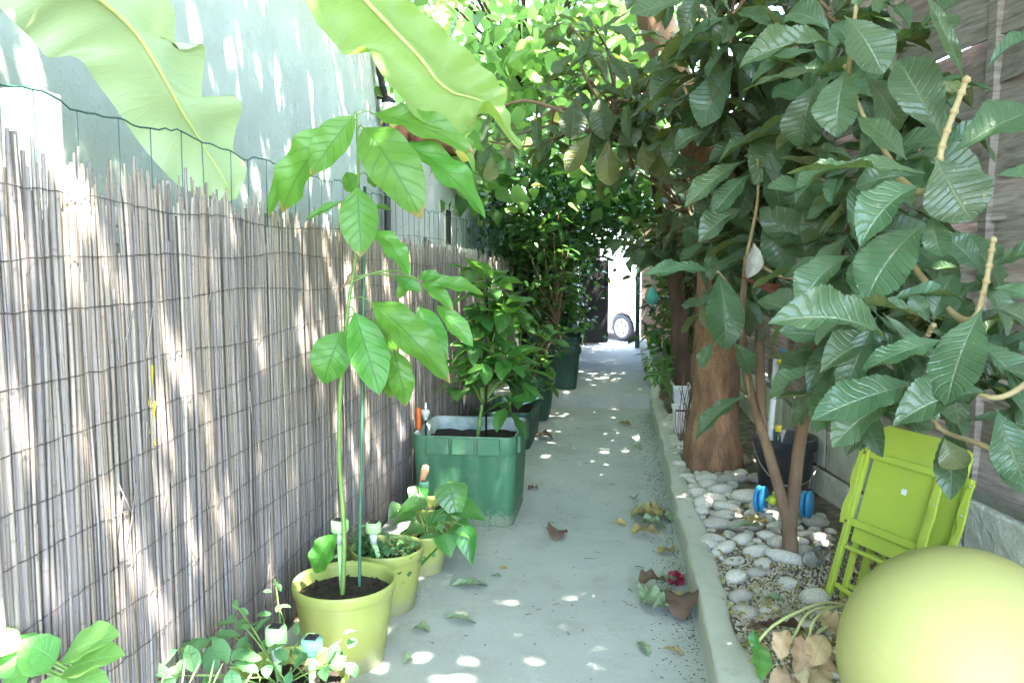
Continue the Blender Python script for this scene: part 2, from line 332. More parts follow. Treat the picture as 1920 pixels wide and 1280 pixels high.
# concrete
def concrete(name, c1, c2, dirt, green=0.):
    m, t, b = nodes(name)
    col = ramp_(t, noise_(t, 1.3, detail=8, rough=.62), [(.3, c2), (.7, c1)])
    sp = noise_(t, 90, detail=3); col = mix_(t, math_(t, 'MULTIPLY', math_(t, 'GREATER_THAN', sp, .66), .35), col, dirt)
    big = math_(t, 'MULTIPLY', math_(t, 'SUBTRACT', noise_(t, 3.1, detail=7, rough=.7), .5), 2.2, clamp=True); col = mix_(t, math_(t, 'MULTIPLY', big, .7), col, dirt); st2 = math_(t, 'MULTIPLY', math_(t, 'SUBTRACT', noise_(t, 9, detail=8, rough=.75), .54), 4, clamp=True); col = mix_(t, math_(t, 'MULTIPLY', st2, .45), col, tuple(k * .9 for k in dirt))
    t.links.new(col, b.inputs['Base Color']); b.inputs['Roughness'].default_value = .8; b.inputs['Specular IOR Level'].default_value = .3
    bump_(t, b, noise_(t, 45, detail=9, rough=.7), .35, .01); return m
mPATH = concrete('path_concrete', (.40, .415, .385), (.32, .335, .31), (.20, .19, .15))
mKERB = concrete('kerb_concrete', (.52, .51, .44), (.38, .385, .31), (.20, .19, .13))
mGROUND = M('garden_soil', (.12, .095, .065), (.06, .047, .034), 5, .95, .8, 30)
mBED = M('bed_soil', (.24, .205, .15), (.09, .07, .05), 14, .95, 1., 60, bdist=.02)
mROAD = M('street_asphalt', (.16, .16, .16), (.12, .12, .12), 20, .85, .3, 80)
def plaster(name, c1, c2):
    m, t, b = nodes(name); col = ramp_(t, noise_(t, 2.2, detail=7), [(.3, c2), (.7, c1)])
    pit = math_(t, 'GREATER_THAN', noise_(t, 26, (1, 1.0, .7), 5, .75), .60); col = mix_(t, math_(t, 'MULTIPLY', pit, .5), col, tuple(k * .62 for k in c1))
    dr = math_(t, 'MULTIPLY', math_(t, 'SUBTRACT', noise_(t, 3, (1, 4, .22), 8, .7), .55), 3, clamp=True); col = mix_(t, math_(t, 'MULTIPLY', dr, .4), col, tuple(k * .55 for k in c1))
    t.links.new(col, b.inputs['Base Color']); b.inputs['Roughness'].default_value = .9; bump_(t, b, noise_(t, 34, detail=6, rough=.7), .7, .012); return m
mPLAST = plaster('wall_plaster', (.32, .355, .295), (.245, .275, .228))
mPLASTW = plaster('pale_plaster', (.52, .53, .48), (.44, .45, .41))
mBRICK = plaster('pink_plaster', (.45, .31, .26), (.34, .24, .2))
mTILE = M('roof_tile', (.33, .13, .08), (.2, .08, .05), 8, .8, .3, 40, island=.2)
mBLOCK = M('rough_block', (.72, .71, .60), (.48, .47, .39), 5, .92, 1., 26, island=.14, bdist=.02)
mBLOCKM = M('mortar', (.22, .19, .15), (.14, .12, .1), 12, .95, .5, 50)
def wood(name, c1, c2, stretch, isl=.2):
    m, t, b = nodes(name); n1 = noise_(t, 6, stretch, 6, .65); col = ramp_(t, n1, [(.3, c2), (.65, c1)])
    g = t.nodes.new('ShaderNodeNewGeometry'); h = N_(t, 'ShaderNodeHueSaturation'); t.links.new(col, h.inputs['Color']); t.links.new(math_(t, 'MULTIPLY_ADD', g.outputs['Random Per Island'], isl * 2, 1 - isl), h.inputs['Value'])
    t.links.new(h.outputs[0], b.inputs['Base Color']); b.inputs['Roughness'].default_value = .85; bump_(t, b, noise_(t, 14, stretch, 8, .7), .6, .008); return m
mBOARD = wood('weathered_board', (.42, .355, .305), (.15, .12, .10), (1, .9, 9), .32)
mBOARDD = wood('dark_board', (.10, .085, .07), (.05, .04, .035), (6, 6, .6))
# reeds: grain along z, every reed its own shade
def reedmat():
    m, t, b = nodes('reed'); g = t.nodes.new('ShaderNodeNewGeometry'); r = g.outputs['Random Per Island']
    base = ramp_(t, r, [(0, (.09, .08, .075)), (.16, (.26, .232, .205)), (.38, (.21, .20, .205)), (.6, (.32, .295, .27)), (.84, (.31, .25, .185)), (1, (.45, .425, .39))])
    n = noise_(t, 9, (8, 8, .35), 7, .7); col = mix_(t, math_(t, 'MULTIPLY', math_(t, 'SUBTRACT', n, .42), 2.6, clamp=True), base, (.12, .11, .115))
    sp = t.nodes.new('ShaderNodeSeparateXYZ'); tc = t.nodes.new('ShaderNodeTexCoord'); t.links.new(tc.outputs['Object'], sp.inputs[0])
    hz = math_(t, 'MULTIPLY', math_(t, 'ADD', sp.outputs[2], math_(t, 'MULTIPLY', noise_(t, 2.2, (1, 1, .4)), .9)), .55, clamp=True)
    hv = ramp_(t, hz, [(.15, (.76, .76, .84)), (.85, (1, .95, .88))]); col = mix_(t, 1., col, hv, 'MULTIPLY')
    nodeb = math_(t, 'LESS_THAN', math_(t, 'FRACT', math_(t, 'ADD', math_(t, 'MULTIPLY', sp.outputs[2], 4.3), math_(t, 'MULTIPLY', r, 9.))), .03); col = mix_(t, math_(t, 'MULTIPLY', nodeb, .3), col, (.10, .075, .06))
    t.links.new(col, b.inputs['Base Color']); b.inputs['Roughness'].default_value = .6; b.inputs['Specular IOR Level'].default_value = .35
    bump_(t, b, noise_(t, 30, (8, 8, .3), 6), .4, .004); return m
mREED = reedmat()

# ------------------------------------------------------------------ THE SETTING
def sheet(name, pts, mat, z, kind='structure', nx=1, ny=1):
    b = MB(); (x0, y0), (x1, y1) = pts; xs = np.linspace(x0, x1, nx + 1); ys = np.linspace(y0, y1, ny + 1)
    v = [(x, y, z) for y in ys for x in xs]; k = nx + 1
    b.add(v, [(j * k + i, j * k + i + 1, (j + 1) * k + i + 1, (j + 1) * k + i) for j in range(ny) for i in range(nx)])
    return tag(b.build(name, mat, None, False), kind=kind)
sheet('ground', ((-150, -150), (150, 150)), mGROUND, -.45)
b = MB(); b.box((-1.3, 5.5, -.23), (7.9, 17, .45)); tag(b.build('garden_ground', mGROUND, None, False), kind='structure'); b = MB(); b.box((3.0, 5.5, -.23), (4.0, 17, .45)); 
tag(b.build('neighbour_ground', mGROUND, None, False), kind='structure')
YS = 7.88
b = MB(); b.box((-.46, 2.5, -.14), (1.58, YS * 2 - 5.0, .29)); b2 = b
b2.v[0][:, 2] += 0
tag(b.build('path', mPATH, None, False), kind='structure')
b = MB(); b.box((-.46, (YS + 13.3) / 2, -.12), (1.57, 13.3 - YS, .55)); tag(b.build('upper_path', mPATH, None, False, bevel=.012), kind='structure')
UZ = .155
b = MB(); b.add([(-1.3, 13.31, UZ - .002), (.4, 13.31, UZ - .002), (1.2, 15.4, -.3), (-2.5, 15.4, -.3)], [(0, 1, 2, 3)]); tag(b.build('driveway', mPATH, None, False), kind='structure')
sheet('street', ((-60, 15.2), (60, 32)), mROAD, -.31)
# planting bed of soil, lumpy
def lumps(x, y, s=1.0): return mnoise.noise(Vector((x * 6 * s, y * 6 * s, .3))) * .5 + mnoise.noise(Vector((x * 19 * s, y * 19 * s, 1.3))) * .25
b = MB(); xs = np.linspace(.38, 1.75, 56); ys = np.linspace(1.0, 13.2, 300); k = len(xs)
def bedz(x, y): return .095 + .02 * lumps(x, y) + (.12 if y > YS + .3 else 0) + .02 * max(0, min(1, (x - .5)))
b.add([(x, y, bedz(x, y)) for y in ys for x in xs], [(j * k + i, j * k + i + 1, (j + 1) * k + i + 1, (j + 1) * k + i) for j in range(len(ys) - 1) for i in range(k - 1)])
tag(b.build('planting_bed', mBED), kind='structure')
# kerb, worn, rounded section
def kerb(y0, y1, z0, h, name):
    b = MB(); ys = np.arange(y0, y1 + .01, .05); sec = [(.315, z0 - .05), (.318, z0 + h * .5), (.321, z0 + h - .012), (.324, z0 + h - .004), (.332, z0 + h), (.37, z0 + h + .002), (.405, z0 + h), (.425, z0 + h - .006), (.435, z0 + h - .03), (.44, z0 - .05)]
    n = len(sec); v = []
    for y in ys:
        for i, (x, z) in enumerate(sec):
            e = mnoise.noise(Vector((x * 7, y * 3, z * 9))) * .011 + mnoise.noise(Vector((x * 30, y * 17, z * 30))) * .008
            v.append((x + e * (1 if i < 4 else .3) + .02 * max(0, i - 5) * mnoise.noise(Vector((y * 2.2, 4, 0))), y, z + e * (1 if i > 2 else 0)))
    f = [(j * n + i, j * n + i + 1, (j + 1) * n + i + 1, (j + 1) * n + i) for j in range(len(ys) - 1) for i in range(n - 1)]
    f = [q[::-1] for q in f] + [tuple(range(n)), tuple((len(ys) - 1) * n + i for i in range(n))[::-1]]
    b.add(v, f); return tag(b.build(name, mKERB), kind='structure')
kerb(1.0, YS - .02, 0, .125, 'kerb'); kerb(YS, 13.2, UZ, .11, 'upper_kerb')

# ------------------------------------------------------------------ HOUSE on the left, and the annex behind it
h = thing('house', 'tall pale green plastered house wall behind the reed screen', 'house', (-2.2, 3, 0))
b = MB(); b.box((-3.2, 1.9, 2.35), (2.0, 10.8, 4.7)); b.build('wall', mPLAST, h, False)
b = MB()
for i in range(60):
    y = -3.4 + i * .182; b.tube([(-2.35, y, 4.78), (-1.98, y, 4.70)], .085, 8)
b.build('roof', mTILE, h)
b = MB(); b.tube(curve([(-2.14, 7.02, 4.6), (-2.14, 7.05, 3.3), (-2.13, 7.12, 3.05), (-2.13, 7.22, 2.9), (-2.13, 7.24, 2.5), (-2.13, 7.24, 0)], 40), .03, 8); b.build('downpipe', M('dark_pipe', (.03, .028, .03), (.02, .018, .02), 9, .5), h)
t_ = thing('wall_lamp', 'small black wall lamp with white glass at the corner of the house', 'lamp', at(728, 205, 7.2))
c = at(728, 205, 7.2)
b = MB(); b.lathe([(.0, .12), (.05, .10), (.07, .06), (.03, .05)], c, 12); b.tube([c + [0, 0, .09], c + [-.12, .0, .11], c + [-.17, 0, .05]], .012, 6); b.build('bracket', mBLACK, t_)
b = MB(); b.lathe([(.05, .06), (.065, 0), (.05, -.09)], c, 12); b.build('lamp_glass', mWHITE, t_)
an = thing('annex', 'low whitewashed annex with a tiled eave and small window beyond the house', 'outbuilding', (-2.4, 9, 0))
b = MB(); b.box((-3.0, 9.2, 1.3), (2.5, 3.4, 2.6)); b.build('wall', mPLASTW, an, False)
b = MB()
for i in range(16):
    x = -1.70 - i * .16; b.tube([(x, 7.32, 2.60 + (i * .015)), (x, 11.0, 2.66 + i * .015)], .075, 8)
b.build('roof', mTILE, an)
b = MB(); b.box((-1.757, 8.05, 1.80), (.04, .30, .34)); wf = b.build('window', mBLACK, an, False)
b = MB()
for dz in (-.19, .19): b.box((-1.748, 8.05, 1.8 + dz), (.05, .38, .04))
for dy in (-.17, .17): b.box((-1.748, 8.05 + dy, 1.8), (.05, .04, .34))
b.build('window_frame', mCREAM, wf, False)

# ------------------------------------------------------------------ rail fence (cream) and green wire fence behind the reeds
rf = thing('rail_fence', 'cream painted rail fence half hidden behind the reed screen', 'fence', (-1.42, 3, 0))
b = MB(); b.box((-1.42, 4.6, 1.54), (.03, 6.6, .055)); b.box((-1.42, 4.6, .7), (.03, 6.6, .055)); b.build('rail', mCREAM, rf, False, bevel=.004)
for y in (1.93, 4.1, 6.6):
    b = MB(); b.box((-1.51 if y < 2 else -1.46, y, .925 if y < 2 else .78), (.1, .1, 1.85 if y < 2 else 1.55)); b.build('post', mCREAM, rf, False, bevel=.006)
wfn = thing('wire_fence', 'green welded wire mesh fence rising above the reed tops', 'fence', (-1.30, 4, 0))
def wtop(y): return 1.785 + .014 * mnoise.noise(Vector((y * 13, 3, 3))) + .010 * mnoise.noise(Vector((y * 31, 8, 3))) + .008 * math.sin(y * 9) + .006 * math.sin(y * 23)
def wx(y): return -1.30 + .008 * math.sin(y * 3.1)
ys = np.arange(1.1, 9.6, .145); b = MB()
for y in ys:
    l = RNG.normal(0, .012); b.tube([(wx(y), y + l, wtop(y)), (wx(y), y - l * .4, .9), (wx(y), y, .02)], .0018, 4, False)
yy = np.arange(1.1, 9.6, .03); b.tube([(wx(y) + .004, y, wtop(y)) for y in yy], .0026, 4, False)
for z in (1.34, 1.46, 1.12, .9, .6, .3): b.tube([(wx(y) + .004, y, z + .006 * math.sin(y * 21 + z * 9)) for y in yy], .0018, 4, False)
b.build('mesh_panel', mWIRE, wfn)
for y in (2.9, 5.4, 8.0):
    b = MB(); b.tube([(-1.325, y, 0), (-1.325, y, 1.6)], .012, 8); b.build('post', mWIRE, wfn)

# ------------------------------------------------------------------ REED SCREEN
rs = thing('reed_screen', 'weathered grey reed screen bound with dark wire along the left side', 'fence', (-1.25, 4.5, 0))
def ftop(y): return float(np.interp(y, [1.2, 1.6, 2.6, 3.6, 5.0, 6.4, 9.5], [1.65, 1.63, 1.605, 1.56, 1.52, 1.485, 1.45]))
def fx(y): return -1.25 + .03 * math.sin(y * 1.3 + .4) + (.05 if 4.2 < y < 6 else 0) * math.sin((y - 4.2) / 1.8 * 3.14)
b = MB(); y = 1.05; cl = 0.; 
while y < 9.4:
    for layer in range(2 if y < 6.5 else 1):
        if mnoise.noise(Vector((y * 2.9, 31 + layer * 7, 2))) > .30 and RNG.random() < .55: continue
        rr = RNG.uniform(.0026, .0066); rr = rr if RNG.random() > .12 else rr * 1.35
        yy_ = y + RNG.normal(0, .002) + layer * .003; top = ftop(y) + .055 * mnoise.noise(Vector((y * 6, layer, 0))) + RNG.normal(0, .03) - layer * .02
        if RNG.random() < .30: top -= RNG.uniform(.03, .26)
        if RNG.random() < .07: top += RNG.uniform(.01, .05)
        lean = RNG.normal(0, .016) + .008 * mnoise.noise(Vector((y * 3, 7, 0))); bow = RNG.normal(0, .004); bx = fx(y) - layer * .009 + RNG.normal(0, .0022)
        z0 = -.01 if RNG.random() > .06 else RNG.uniform(.0, .5)
        p = [(bx + bow * math.sin(q * 3) + RNG.normal(0, .0012), yy_ + lean * (q - .4) + .012 * mnoise.noise(Vector((y * 11, q * 2.2, 3))), z0 + (top - z0) * q) for q in (0, .25, .5, .75, .92, 1)]
        b.tube(p, [rr, rr, rr * .97, rr * .92, rr * .85, rr * .7], 6)
    y += RNG.uniform(.0052, .0096) * (1 if y < 5 else 1.5)
for i in range(70):   # broken splinters hanging across the face
    y = RNG.uniform(1.5, 5.5); z = RNG.uniform(.3, 1.45); l = RNG.uniform(.05, .16); a = RNG.normal(0, .28)
    b.tube([(fx(y) + .012, y, z), (fx(y) + .016, y + math.sin(a) * l, z - l * math.cos(a))], [.0022, .0012], 4)
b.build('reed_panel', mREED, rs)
for i, z in enumerate((1.565, 1.43, 1.305, 1.165, 1.035, .905, .775, .65, .525, .40, .27, .14)):
    b = MB(); yy = np.arange(1.05, 9.3, .025); sg = RNG.uniform(0, 6, 3)
    b.tube([(fx(q) + .0105 + .003 * math.sin(q * 90), q, z + .015 * math.sin(q * 1.7 + sg[0]) + .006 * math.sin(q * 5 + sg[1]) + .0045 * mnoise.noise(Vector((q * 22, i, 0))) + .016 * mnoise.noise(Vector((q * 2.6, i * 3, 5)))) for q in yy], .0013, 4, False)
    b.build('binding_wire', mWIRED, rs)
# yellow tape caught in the reeds
rb_ = thing('plastic_ribbon', 'torn yellow plastic ribbon woven between the reeds', 'ribbon', (-1.22, 3, 1.0)); mRIB = M('yellow_ribbon', (.66, .56, .03), (.55, .45, .03), 20, .5)
for (x0, y0, x1, y1, wpx) in ((285, 684, 283, 722, 7), (283, 722, 279, 760, 5), (290, 752, 283, 812, 8), (297, 755, 296, 790, 4), (283, 812, 291, 834, 4), (222, 715, 221, 742, 3), (265, 725, 267, 750, 3)):
    def onx(px, py, X):
        d = ray(px, py); return CAM + d * (X / d[0])
    p = onx(x0, y0, -1.2435); q = onx(x1, y1, -1.2435); b = MB(); b.bar(p, q, wpx * 2.1 / 1500, .003, (1, 0, 0)); b.build('strip', mRIB, rb_, False)

# ------------------------------------------------------------------ POTS, LAMPS, STAKES
def pot(px_c, Y, r, hgt, label, z0=0.0, mat=None, soil=True, group='lime green plant pots beside the reed screen', X=None, name='plant_pot', fill=.055):
    if X is None: X = at(px_c, 900, Y)[0]
    t = thing(name, label, 'plant pot', (X, Y, z0), group); rb = r * .74
    pr = [(0, .0), (rb * .9, .0), (rb, .006), (rb + (r - rb) * .55, hgt * .60), (rb + (r - rb) * .57, hgt * .60 + .004), (rb + (r - rb) * .60, hgt * .63), (r * .93, hgt - .05), (r * .955, hgt - .042), (r * .985, hgt - .035), (r, hgt - .012), (r * .995, hgt - .003), (r * .975, hgt), (r * .945, hgt - .003), (r * .93, hgt - .02), (r * .86, hgt * .55), (r * .82, hgt * .4)]
    b = MB(); b.lathe(pr, (X, Y, z0), 56); b.build('pot_body', mat or mPOT, t)
    if soil:
        b = MB(); n = 30; rs_ = np.linspace(0, r * .925, 9); v = [(X, Y, z0 + hgt - fill + .012)]; f = []
        for i, q in enumerate(rs_[1:]):
            for j in range(n):
                a = j / n * 6.2832; x = X + q * math.cos(a); y = Y + q * math.sin(a); v.append((x, y, z0 + hgt - fill + .022 * lumps(x, y, 2.5) + .01 * (1 - q / r)))
        f = [(0, 1 + j, 1 + (j + 1) % n) for j in range(n)] + [(1 + i * n + j, 1 + (i + 1) * n + j, 1 + (i + 1) * n + (j + 1) % n, 1 + i * n + (j + 1) % n) for i in range(7) for j in range(n)]
        b.add(v, f)
        for i in range(160):
            a = RNG.uniform(0, 6.28); q = r * .88 * math.sqrt(RNG.random()); s_ = RNG.uniform(.003, .009); b.ball((X + q * math.cos(a), Y + q * math.sin(a), z0 + hgt - fill + .008), s_, 1, (1, .7, .6), np.array(Matrix.Rotation(a, 3, 'Z')))
        b.build('soil', mSOIL, t)
    return t, np.array([X, Y, z0])
pA, cA = pot(642, 2.64, .182, .30, 'largest lime green pot of dark soil, nearest on the path')
pB, cB = pot(724, 3.10, .150, .26, 'lime green pot with weedy seedlings, right behind the largest pot')
pC, cC = pot(790, 3.50, .105, .19, 'small lime green pot overhung by arrow shaped leaves', X=-.872)
pD, cD = pot(805, 3.79, .122, .235, 'lime green pot with a trowel stuck in it, against the big green planter', X=-.905)
pE, cE = pot(500, 2.02, .17, .28, 'lime green pot of mint below the two front garden lights', X=-.90)
def solar(px, py, Y, zb, label, head=mPALEG, stake=mPALEG, hr=.032, hh=.040, lens=.045, px2=None, clear=True):
    c = at(px, py, Y); fx_, fy_ = (c[0], c[1]) if px2 is None else at(px2, py, Y)[:2]
    t = thing('solar_light', label, 'garden light', (fx_, fy_, zb), 'plastic solar garden lights on stakes')
    base = np.array([fx_, fy_, zb]); nk = c - [0, 0, hh * .5 + lens]; ax = unit(c - base)
    b = MB(); b.tube([base - ax * .06, base + ax * .05, nk], [.004, .0105, .0115], 8); b.build('stake', stake, t)
    b = MB(); b.lathe([(.0, -.002), (hr * .42, -.002), (hr * .55, lens), (0, lens)], nk, 16); b.build('lens', mCLEAR if clear else head, t)
    z = nk + [0, 0, lens]; b = MB(); b.lathe([(0, 0), (hr * .9, 0), (hr, .005), (hr, hh - .006), (hr * .9, hh), (0, hh + .001)], z, 24); b.build('head', head, t)
    b = MB(); b.box(z + [0, 0, hh + .002], (hr * 1.05, hr * 1.05, .004)); b.build('solar_cell', mPANEL, t, False)
    return t
solar(637, 985, 2.66, .245, 'pale green garden light stuck in the largest pot behind the stem', px2=639)
solar(700, 988, 3.02, .205, 'pale green garden light leaning in the pot of seedlings', px2=711)
solar(518, 1190, 2.06, .225, 'cream green garden light at the bottom of the reeds, left of the teal one', px2=521, hr=.030, hh=.05)
solar(585, 1205, 2.02, .225, 'teal topped garden light in front of the largest pot', head=mTEAL, hr=.030, hh=.03, px2=583, clear=False, lens=.02)
solar(795, 908, 3.78, .18, 'teal garden light among the arrow shaped leaves', head=mTEAL, hr=.024, hh=.03, px2=801, clear=False, lens=.02)
# silver lantern light and orange handle in the planter
c = at(798, 772, 4.28); t = thing('solar_light', 'silver topped lantern light standing in the big green planter', 'garden light', (c[0], c[1], .46), 'plastic solar garden lights on stakes')
b = MB(); b.tube([(c[0], c[1], .40), c - [0, 0, .03]], .006, 8); b.build('stake', mBLACK, t)
b = MB(); b.lathe([(.008, -.045), (.022, -.015), (.026, .015), (.0, .016)], c, 16); b.build('lens', mCLEAR, t)
b = MB(); b.lathe([(.014, .016), (.014, .05), (.010, .054), (0, .055)], c, 16); b.build('head', mMETAL, t)
c = at(785, 785, 4.28); t = thing('garden_tool', 'orange handled tool stuck upright in the big green planter', 'garden tool', (c[0], c[1], .44))
b = MB(); b.lathe([(0, -.06), (.013, -.058), (.015, -.04), (.013, 0), (.015, .05), (.012, .062), (0, .064)], c, 14); b.build('handle', mORANGE, t)
b = MB(); b.tube([c - [0, 0, .19], c - [0, 0, .055]], .005, 8); b.build('shaft', mMETAL, t)
c = at(795, 888, 3.86); t = thing('trowel', 'trowel with a peach coloured handle standing in a lime pot', 'trowel', (c[0], c[1], .16))
b = MB(); ax = unit([.25, 0, .97]); fr = np.stack([unit(np.cross([0, 1, 0], ax)), [0, 1, 0], ax], 1); b.lathe([(0, -.05), (.013, -.045), (.017, -.01), (.020, .02), (.016, .042), (0, .05)], c, 14, fr); b.build('handle', mPEACH, t)
b = MB(); b.tube([c - ax * .05, c - ax * .13], .005, 8); b.box(c - ax * .19, (.05, .006, .12), fr); b.build('blade', mMETAL, t)
# cane
c0 = np.array([at(676, 1000, 2.70)[0], 2.70, .20]); c1 = at(684, 350, 2.78); t = thing('plant_cane', 'thin dark green cane holding up the tall young tree', 'cane', c0)
b = MB(); b.tube(curve([c0, at(674, 1090, 2.70), at(680, 700, 2.73), c1], 20), .0062, 8); tag(b.build('cane', mCANE, t))

# ------------------------------------------------------------------ YOUNG TREE in the largest pot
TA = [tmpl(AVOCADO, 6, 22, .35, a, .006, 7, .0, w_ * 1.6, tw) for a, w_, tw in ((.6, .02, .0), (.9, .03, .2), (.3, .015, -.2), (1.1, .02, .1))]
ya = thing('young_avocado_tree', 'tall young tree with large drooping bright green leaves in the largest pot', 'young tree', cA + [0, 0, .25])
st = curve([at(641, 1135, 2.62), at(645, 1000, 2.63), at(636, 850, 2.64), at(640, 700, 2.64), at(655, 560, 2.65), at(668, 470, 2.66), at(672, 350, 2.66), at(669, 215, 2.66)], 50)
st[0][2] = .235
b = MB(); b.tube(st, np.linspace(.0095, .0045, 50), 8)
b.tube(curve([at(658, 530, 2.65), at(700, 512, 2.68), at(745, 508, 2.72), at(785, 525, 2.76)], 10), .0035, 6)
LV = Leaves(); DRY = Leaves()
AL = [(664, 217, 582, 327, 62, -.02, -.06), (645, 228, 522, 400, 78, .05, .05), (540, 300, 503, 406, 24, .1, .12), (682, 240, 795, 412, 92, -.05, -.12), (700, 214, 890, 284, 62, .05, .05), (755, 268, 916, 408, 66, .05, .08), (670, 352, 677, 480, 66, -.12, -.16),
      (674, 330, 645, 358, 40, .05, .05), (690, 258, 776, 290, 50, .08, .12), (702, 432, 771, 518, 44, .0, -.02), (640, 378, 570, 415, 16, .0, -.03), (700, 390, 738, 396, 16, .08, .12), (690, 330, 704, 352, 22, .05, .05),
      (697, 566, 848, 718, 66, -.06, -.10), (665, 586, 712, 738, 70, -.06, -.10), (641, 622, 604, 722, 72, -.04, -.08), (785, 575, 836, 680, 48, .05, .0), (738, 655, 762, 764, 48, .02, .02), (818, 572, 886, 648, 38, .1, .1),
      (796, 533, 912, 551, 32, .1, .14), (718, 668, 732, 746, 32, .05, .06), (632, 1000, 588, 1076, 50, -.02, -.04), (770, 520, 745, 560, 24, .1, .1), (785, 520, 830, 518, 22, .1, .1), (790, 528, 850, 580, 30, .1, .05), (700, 600, 745, 660, 40, .06, .08), (740, 520, 790, 545, 26, .08, .1)]
for i, (x0, y0, x1, y1, wd, d0, d1) in enumerate(AL):
    Y = 2.66; p = at(x0, y0, Y + d0); q = at(x1, y1, Y + d1); tc = unit(CAM - p)
    LV.one(TA[i % 4], p, q, tc * .75 + np.array([0, 0, .55]) + RNG.normal(0, .1, 3), wd * Y / 1500 * 1.08)
    j = np.argmin(np.abs(st[:, 2] - p[2] + .0)); 
    if np.linalg.norm(st[j] - p) < .22: b.tube(curve([st[j], (st[j] + p) / 2 + [0, 0, .012], p], 5), .0022, 5)
b.build('stem', mSTEMG, ya); LV.build('foliage', mAVO, ya)
DRY.one(TA[1], at(667, 480, 2.66), at(632, 552, 2.64), (1, -.3, .1), 20 * 2.65 / 1500); tag(DRY.build('dry_leaf', mBEIGE, ya), 'withered brown leaf hanging from the stem')

# ------------------------------------------------------------------ BIG GREEN PLANTERS
def planter(name, label, x0, x1, y0, y1, z0, hgt, mat, inner, blocks=3, soil_z=.1, tap=.07, group='green plastic planter boxes along the reed screen'):
    cx, cy = (x0 + x1) / 2, (y0 + y1) / 2; t = thing(name, label, 'planter', (cx, cy, z0), group); wx_, wy_ = (x1 - x0) / 2, (y1 - y0) / 2
    def ring(s, z, rib=0., rc=.06, ins=0.):
        out = []; a, d = wx_ * s - ins, wy_ * s - ins
        def side(p, q, nrm):
            n = 18
            for i in range(n):
                u = (i + .0) / n; g = -rib if (i % 4 == 1) else 0; out.append((p[0] + (q[0] - p[0]) * u + nrm[0] * g, p[1] + (q[1] - p[1]) * u + nrm[1] * g, z))
        c_ = [((-a + rc, -d), (a - rc, -d), (0, -1)), ((a, -d + rc), (a, d - rc), (1, 0)), ((a - rc, d), (-a + rc, d), (0, 1)), ((-a, d - rc), (-a, -d + rc), (-1, 0))]
        cen = [(a - rc, -d + rc, -90), (a - rc, d - rc, 0), (-a + rc, d - rc, 90), (-a + rc, -d + rc, 180)]
        for (p, q, nr), (ex, ey, a0) in zip(c_, cen):
            side(p, q, nr)
            for i in range(6): an_ = R(a0 + 15 * i); out.append((ex + rc * math.cos(an_), ey + rc * math.sin(an_), z))
        return [(cx + x, cy + y, z0 + zz) for x, y, zz in out]
    b = MB(); rings = [ring(1 - tap - .02, 0), ring(1 - tap, .012, .010), ring(1 - tap * .45, hgt * .45, .010), ring(1 - tap * .1, hgt * .78, .010), ring(1 - tap * .1, hgt * .79, 0), ring(1.0, hgt * .80, 0), ring(1.015, hgt * .985, 0), ring(1.005, hgt, 0)]
    n = len(rings[0]); b.add(sum(rings, []), [(i * n + j, i * n + (j + 1) % n, (i + 1) * n + (j + 1) % n, (i + 1) * n + j) for i in range(len(rings) - 1) for j in range(n)] + [tuple(range(n))[::-1]])
    b.build('box', mat, t)
    for s_, nn in ((-1, blocks), (1, blocks)):
        for i in range(nn):
            xx = cx - wx_ + .075 + (2 * wx_ - .15) * (i + .5) / nn; b = MB(); b.box((xx, cy + s_ * (wy_ * 1.012), z0 + hgt * .89), ((2 * wx_ - .15) / nn - .014, .026, hgt * .18)); b.build('rim_block', mat, t, False, bevel=.006)
            ty = cy - wy_ + .075 + (2 * wy_ - .15) * (i + .5) / nn; b = MB(); b.box((cx + s_ * (wx_ * 1.012), ty, z0 + hgt * .89), (.026, (2 * wy_ - .15) / nn - .012, hgt * .18)); b.build('rim_block', mat, t, False, bevel=.006)
    b = MB(); r1 = ring(1.005, hgt, 0); r2 = ring(.93, hgt - .012, 0, .05); r3 = ring(.90, hgt - soil_z - .04, 0, .05); b.add(r1 + r2 + r3, [((i) * n + (j + 1) % n, i * n + j, (i + 1) * n + j, (i + 1) * n + (j + 1) % n)[::-1] for i in range(2) for j in range(n)])
    b.build('inner_wall', inner, t)
    b = MB(); g = 14; v = []; 
    for j in range(g + 1):
        for i in range(g + 1):
            x = cx + (i / g - .5) * 2 * wx_ * .92; y = cy + (j / g - .5) * 2 * wy_ * .92; v.append((x, y, z0 + hgt - soil_z + .03 * lumps(x, y, 2)))
    b.add(v, [(j * (g + 1) + i, j * (g + 1) + i + 1, (j + 1) * (g + 1) + i + 1, (j + 1) * (g + 1) + i) for j in range(g) for i in range(g)]); b.build('soil', mSOIL, t)
    return t
mINNER = M('limed_inside', (.50, .52, .52), (.20, .30, .26), 9, .8, .3, 40)
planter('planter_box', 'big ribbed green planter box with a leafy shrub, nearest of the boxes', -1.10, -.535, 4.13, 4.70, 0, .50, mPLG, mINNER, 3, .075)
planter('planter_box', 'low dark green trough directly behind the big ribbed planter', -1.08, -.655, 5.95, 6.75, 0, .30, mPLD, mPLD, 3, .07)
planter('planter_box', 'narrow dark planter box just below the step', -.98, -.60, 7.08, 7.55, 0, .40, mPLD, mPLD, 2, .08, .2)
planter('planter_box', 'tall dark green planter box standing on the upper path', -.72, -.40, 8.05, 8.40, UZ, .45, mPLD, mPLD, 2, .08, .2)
planter('planter_box', 'wide dark green planter box on the upper path behind the tall one', -1.1, -.45, 9.4, 9.95, UZ, .42, mPLD, mPLD, 3, .08, .2)
